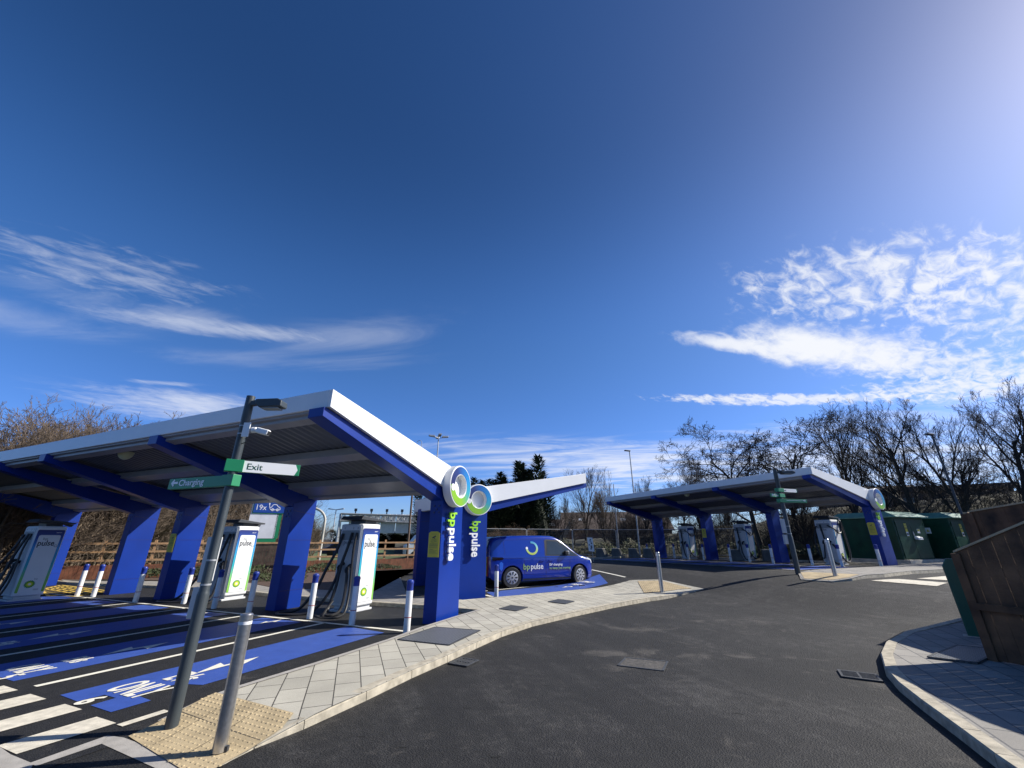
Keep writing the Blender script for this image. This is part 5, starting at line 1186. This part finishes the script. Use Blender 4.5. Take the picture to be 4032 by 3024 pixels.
CL = [(1690, 1925, 46, 'dark conifer left of the nearest ring-sign column, behind the poles', .9), (1868, 1880, 46, 'lone small pointed conifer just above the left ring of the middle canopy', .55), (1925, 1875, 45, 'dark conifer with two crooked tips above the middle canopy roof', .75), (1968, 1862, 46, 'dark conifer, second of the group behind the middle roof', .75),
      (2015, 1845, 45, 'broad dark conifer in the centre of the group behind the middle roof', .8), (2062, 1850, 46, 'slim dark conifer left of the tallest conifer', .6), (2100, 1800, 45, 'tallest dark conifer, at the right end of the group behind the middle roof', .75), (2125, 1900, 43, 'low dark conifer filling the right end of the conifer group', .7), (1890, 1960, 43, 'dark conifer low behind the middle ring sign', .9),
      (1960, 1960, 42, 'dark conifer low behind the middle roof, right of the ring', 1.0), (2040, 1950, 42, 'dark conifer low beneath the rising roof of the middle canopy', 1.0), (1345, 2075, 70, 'distant conifer at the left foot of the road gantry', .9), (1430, 2085, 72, 'distant conifer under the gantry, left of centre', 1.2), (1500, 2082, 72, 'distant conifer under the middle of the gantry', 1.2), (1570, 2085, 72, 'distant conifer under the gantry, right of centre', 1.2), (1640, 2080, 70, 'distant conifer under the right end of the gantry', 1.2)]
for i, (x, y, D, lab, w) in enumerate(CL):
    P = at(x, D); s = (topz(P, x, y) - P.z) / 8.0; t = thing('conifer', lab, 'conifer', tuple(P), R(i * 77), 'dark conifers'); k = i % 2
    t.scale = (w * 1.6 * max(s, .8), w * 1.6 * max(s, .8), s)
    if cc_[k] is None:
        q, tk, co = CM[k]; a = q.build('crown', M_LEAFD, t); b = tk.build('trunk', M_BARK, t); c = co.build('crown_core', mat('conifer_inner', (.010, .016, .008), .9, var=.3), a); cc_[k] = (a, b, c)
    else:
        a, b, c = cc_[k]
        a2_ = a.copy(); col.objects.link(a2_); a2_.parent = t; b2_ = b.copy(); col.objects.link(b2_); b2_.parent = t; c2_ = c.copy(); col.objects.link(c2_); c2_.parent = a2_

# ---------------------------------------------------------------- mesh fence panels
def mesh_panel(label, a, b, h=2.0):
    d = Vector((b.x - a.x, b.y - a.y)); L = d.length - .06; t = thing('mesh_fence_panel', label, 'fence', (a.x, a.y, gz(a.x, a.y)), math.atan2(d.y, d.x), 'temporary mesh fence panels')
    q = MB(); r = .12; P = [(0, 0, .05), (0, 0, h - r)] + [(r - r * math.cos(R(k * 22.5)), 0, h - r + r * math.sin(R(k * 22.5))) for k in range(1, 5)] + [(L - r + r * math.sin(R(k * 22.5)), 0, h - r + r * math.cos(R(k * 22.5))) for k in range(0, 5)] + [(L, 0, .05)]
    q.tube(P, .021, 8); q.tube([(0, 0, .2), (L, 0, .2)], .016, 6); q.build('frame', M_GALV, t, smooth=True)
    q = MB()
    for k in range(1, 40): q.tube([(L * k / 40, 0, .2), (L * k / 40, 0, h - .02)], .0028, 3, caps=False)
    for k in range(1, 9): q.tube([(0, 0, .2 + k * .21), (L, 0, .2 + k * .21)], .0028, 3, caps=False)
    q.build('wire_mesh', M_GREYS, t)
    q = MB(); q.prism([(-.16, 0), (.16, 0), (.12, .14), (-.12, .14)], 'y', -.32, .32); q.build('foot', M_CONC, t, bevel=.02); return t
HP = [at(1900, 31), at(2075, 32.5), at(2255, 34), at(2427, 35), at(2600, 35.5), at(2775, 35.5), at(2960, 35)]
HL = ['mesh fence panel behind the rear of the blue van', 'mesh fence panel behind the windscreen of the blue van', 'mesh fence panel between the van nose and the thin pole', 'mesh fence panel just right of the thin pole', 'mesh fence panel behind the left column of the far canopy', 'mesh fence panel behind the middle columns of the far canopy']
for i in range(6): mesh_panel(HL[i], HP[i], HP[i + 1])
# concrete blocks standing along the fence
def block(label, x, D, w=.75, h=.62):
    P = at(x, D); t = thing('concrete_block', label, 'block', tuple(P), R(-20 - x % 17), 'concrete blocks along the mesh fence')
    q = MB(); q.prism([(-w / 2, 0), (w / 2 + .1, 0), (w * .3, h), (-w * .42, h)], 'y', -.25, .25); q.build('block', mat('weathered_block', (.13, .13, .12), .9, var=.3), t, bevel=.03)
    q = MB(); q.box(-w * .42, w * .3, -.26, .26, h, h + .035); q.build('pale_lid', M_CONC, t, bevel=.01)
for i, (x, lab) in enumerate(((2362, 'small grey concrete block nearest the van, against the mesh fence'), (2422, 'small grey concrete block left of the thin pole'), (2487, 'small grey concrete block between the thin pole and the lamp column'), (2545, 'small grey concrete block behind the farthest white bollard'), (2735, 'small grey concrete block right of the farthest charger'), (3010, 'small grey concrete block right of the middle charger of the far canopy'), (2880, 'small dark block left of the middle charger of the far canopy'))):
    block(lab, x, 34.2 if x < 2800 else 31)
# ---------------------------------------------------------------- poles and lamps
def pole(name, label, x, D, ytop, r0, r1, m, head=None, cat='lamp post', group=None, xt=None):
    P = at(x, D); H = topz(P, x if xt is None else xt, ytop) - P.z; t = thing(name, label, cat, tuple(P), 0, group)
    MB().lathe([(r0, 0), (r0, .9), (r0 * .8, 1.0), (r1, H)], 12).build('pole', m, t, smooth=True)
    if head == 'single':
        q = MB(); q.beam((.05, 0, H + .02), (-.45, -.15, H + .04), .20, .09); q.build('lamp_head', M_DKG, t, bevel=.02)
    if head == 'quad':
        for k in range(4):
            a = R(20 + 90 * k); q = MB(); q.tube([(0, 0, H - .1), (.6 * math.cos(a), .6 * math.sin(a), H + .05)], .05, 6); q.prism([(.5, H), (1.5, H + .12), (1.5, H + .32), (.6, H + .30)], 'y', -.22, .22)
            o = q.build('lamp_head', M_GALV, t, bevel=.03); o.rotation_euler = (0, 0, a)
    if head == 'double':
        for s_ in (-1, 1): q = MB(); q.prism([(0, H), (s_ * 1.6, H + .15), (s_ * 1.6, H + .38), (0, H + .12)], 'y', -.2, .2); q.build('lamp_head', M_GALV, t, bevel=.03)
    if head == 'hook':
        q = MB(); q.tube([(0, 0, H - .1)] + [(-.45 + .45 * math.cos(R(a)), 0, H + .45 * math.sin(R(a))) for a in range(0, 200, 20)], .05, 8); q.build('hook', M_GALV, t)
    return t
pole('lamp_post', 'tallest slim lamp column between the van and the far canopy', 2512, 36, 1775, .075, .045, M_GALV, 'single')
pole('thin_pole', 'thin plain pole left of the tallest lamp column', 2432, 35.2, 1905, .045, .035, M_GALV, None, 'pole')
pole('lamp_post', 'four headed floodlight column beyond the nearest canopy roof', 1702, 62, 1722, .16, .08, M_GALV, 'quad')
pole('lamp_post', 'distant two headed lamp column left of the road gantry', 1310, 95, 2008, .16, .09, M_GALV, 'double')
pole('lamp_post', 'hooked lamp top peeping over the white end of the nearest canopy', 1632, 80, 1742, .1, .06, M_GALV, 'hook')
pole('timber_pole', 'stout brown pole in front of the road gantry', 1610, 33, 1935, .10, .075, mat('pole_brown', (.13, .085, .06), .8, var=.2), None, 'pole')
pole('thin_pole', 'thin dark pole just left of the nearest ring-sign column', 1648, 60, 1905, .09, .06, M_DKG, None, 'pole')
pole('timber_pole', 'grey pole directly beside the nearest ring-sign column', 1690, 40, 1890, .10, .08, mat('pole_grey', (.18, .17, .17), .7, var=.2), None, 'pole')
pole('lamp_post', 'dark lamp column among the bare trees on the right', 3815, 33, 1695, .08, .05, M_DKG, 'single')
# hooped pale pole by the totem
hp0 = at(1272, 33); t = thing('hooped_pole', 'pale pole with a hooped top right of the second nearest blue column', 'pole', tuple(hp0), R(8)); Hh = topz(hp0, 1290, 2000) - hp0.z
MB().tube([(0, 0, 0), (0, 0, Hh - .9)] + [(-1.1 + 1.1 * math.cos(R(a)), 0, Hh - .9 + .9 * math.sin(R(a))) for a in range(10, 91, 10)] + [(-2.2, 0, Hh), (-3.6, 0, Hh - .1)], .085, 10).build('hoop', mat('pale_pole', (.45, .43, .38), .6, var=.25, vscale=3), t, smooth=True)
# ---------------------------------------------------------------- road gantry
GD = 60; ga = at(1330, GD); gb = at(1690, GD); d = gb - ga; GLn = math.hypot(d.x, d.y); t = thing('road_gantry', 'long lattice road gantry carrying grey sign backs', 'gantry', (ga.x, ga.y, 0), math.atan2(d.y, d.x))
zt_, zb__ = topz(ga, 1340, 2022), topz(ga, 1340, 2050)
for yy in (0, 1.2):
    q = MB(); q.tube([(0, yy, zt_), (GLn, yy, zt_ - .2)], .10, 6); q.tube([(0, yy, zb__), (GLn, yy, zb__ - .2)], .10, 6); n = 14
    for k in range(n): x0, x1, xm = GLn * k / n, GLn * (k + 1) / n, GLn * (k + .5) / n; q.tube([(x0, yy, zb__), (xm, yy, zt_), (x1, yy, zb__)], .06, 5)
    q.build('truss', M_GALV, t)
for x0 in (0, GLn):
    q = MB(); q.tube([(x0, 0, 0), (x0, .2, zt_)], .14, 8); q.tube([(x0, 1.6, 0), (x0, 1.2, zt_)], .12, 8); q.build('leg', M_GALV, t)
for k in range(5):
    q = MB(); x0 = GLn * (.09 + k * .175); q.box(x0, x0 + GLn * .168, 1.5, 1.6, zb__ - 1.5, zt_ + .1)
    for j in range(6): q.box(x0 + GLn * .168 * (j + .5) / 6 - .05, x0 + GLn * .168 * (j + .5) / 6 + .05, 1.38, 1.5, zb__ - 1.45, zt_ + .05)
    q.build('sign_back', mat('sign_back_pale', (.78, .80, .78), .5, var=.06), t)
    q = MB(); q.box(x0 + .6, x0 + .75, 1.4, 1.5, zt_ + .1, zt_ + .45); q.box(x0 + .5, x0 + .85, 1.3, 1.6, zt_ + .4, zt_ + .75); q.build('lantern', M_DKG, t)
# ---------------------------------------------------------------- houses
def house(label, P, ang, w, d, eave, ridge_, stone=False, skyl=0, flat=False):
    t = thing('house', label, 'house', tuple(P), R(ang)); q = MB(); q.box(0, w, 0, d, 0, eave); q.build('wall', M_STONE if stone else M_BRICK, t)
    q = MB()
    if flat: q.box(-.3, w + .3, -.3, d + .3, eave, ridge_)
    else: q.prism([(-.4, eave - .15), (d / 2, ridge_), (d + .4, eave - .15), (d + .4, eave), (d / 2, ridge_ + .2), (-.4, eave)], 'x', -.3, w + .3); g = MB(); g.prism([(0, eave), (d, eave), (d / 2, ridge_)], 'x', 0, w); g.build('gable', M_STONE if stone else M_BRICK, t)
    rf = q.build('roof', M_ROOF, t); n = skyl
    for k in range(n):
        s_ = (ridge_ - eave) / (d / 2); x0 = w * (k + .8) / (n + 1); q = MB(); f0, f1 = .35, .60; q.prism([(d / 2 * f0, eave + s_ * d / 2 * f0 + .12), (d / 2 * f1, eave + s_ * d / 2 * f1 + .12), (d / 2 * f1, eave + s_ * d / 2 * f1 + .22), (d / 2 * f0, eave + s_ * d / 2 * f0 + .22)], 'x', x0, x0 + .8); q.build('skylight', M_SKYL, rf)
    if not skyl:
        for k in range(int(w / 2.6)): q = MB(); q.box(1.0 + k * 2.6, 2.0 + k * 2.6, -.05, .02, eave - 1.9, eave - .6); q.build('window', M_GLASS, t)
    return t
P = at(2215, 62); house('long house with brown tiled roof and three pale skylights', P, -8, 15, 8, 2.6, topz(P, 2300, 2016) - P.z, skyl=4)
P = at(2120, 55); q_ = house('low house with a rubble stone gable edge above the van roof', P, 4, 4.0, 6, 2.3, topz(P, 2170, 2046) - P.z, stone=True, skyl=1)
q = MB(); hP = topz(P, 2180, 2048) - P.z; q.prism([(2.35, 1.1), (3.1, 1.1), (4.75, hP), (4.15, hP)], 'y', -.45, -.05); q.build('stone_verge', mat('pale_rubble', (.32, .25, .17), .9, var=.4, vscale=5), q_)
P = at(3545, 58); house('brown flat roofed building showing through the bare trees on the right', P, -30, 9, 8, topz(P, 3600, 1935) - P.z, topz(P, 3600, 1915) - P.z, flat=True)
P = at(3360, 60); house('low brown building behind the far ring sign', P, -20, 8, 8, 5.0, 7.0)
# ---------------------------------------------------------------- notice, truck, car
P = at(2322, 26.5); t = thing('notice_board', 'tilted white notice on a thin stake in front of the van nose', 'notice', tuple(P), R(-10)); zt_, zb__ = topz(P, 2318, 2116) - P.z, topz(P, 2318, 2172) - P.z
q = MB(); q.prism([(-.18, zt_), (.14, zt_ - .01), (.22, zb__), (-.12, zb__ + .03)], 'y', -.03, -.01); nb_ = q.build('board', M_SW, t)
q = MB(); rng = random.Random(5)
for k in range(8): zz_ = zb__ + .12 + k * (zt_ - zb__ - .2) / 8; x0 = rng.uniform(-.10, .04); q.box(x0, x0 + rng.uniform(.03, .09), -.034, -.03, zz_, zz_ + .07)
q.build('print', M_TXTD, nb_); q = MB(); q.tube([(.12, 0, 0), (.06, 0, zb__ + .1)], .02, 6); q.build('stake', M_GALV, t)
P = at(1597, 38); t = thing('truck', 'white box truck beyond the timber fence under the gantry', 'truck', (P.x, P.y, 0), R(20))
q = MB(); q.prism([(1.9, .75), (6.2, .75), (6.2, 2.55), (1.9, 2.55)], 'y', -1.0, 1.0); q.build('box_body', M_SW, t, bevel=.05)
q = MB(); q.prism([(0, .55), (1.8, .55), (1.8, 2.1), (.9, 2.1), (.35, 1.4), (0, 1.25)], 'y', -.95, .95); cb_ = q.build('cab', M_SW, t, bevel=.06); q = MB(); q.prism([(.45, 1.42), (1.5, 1.42), (1.5, 1.95), (.95, 1.95)], 'y', -.97, .97); q.build('window', M_GLASS, cb_)
for x0 in (.8, 5.0):
    for s_ in (-1, 1): q = MB(); q.lathe([(.2, -.12), (.42, -.10), (.42, .10), (.2, .12)], 18, Matrix.Translation((x0, s_ * .85, .42)) @ Matrix.Rotation(R(90), 4, 'X')); q.build('wheel', M_BLK, t, smooth=True)
P = at(1285, 52); t = thing('car', 'small dark blue car beyond the fence left of the nearest charger', 'car', (P.x, P.y, .02), R(10))
q = MB(); q.prism([(0, .25), (4.2, .25), (4.2, .80), (3.5, .88), (2.9, 1.38), (1.3, 1.40), (.5, .92), (0, .82)], 'y', -.85, .85); bd = q.build('body', mat('car_navy', (.02, .03, .09), .25, var=.05), t, bevel=.08)
q = MB(); q.prism([(.75, .94), (3.3, .92), (2.85, 1.30), (1.35, 1.32)], 'y', -.86, .86); q.build('window', M_GLASS, bd)
for x0 in (.85, 3.3):
    for s_ in (-1, 1): q = MB(); q.lathe([(.15, -.1), (.32, -.09), (.32, .09), (.15, .1)], 18, Matrix.Translation((x0, s_ * .78, .32)) @ Matrix.Rotation(R(90), 4, 'X')); q.build('wheel', M_BLK, t, smooth=True)
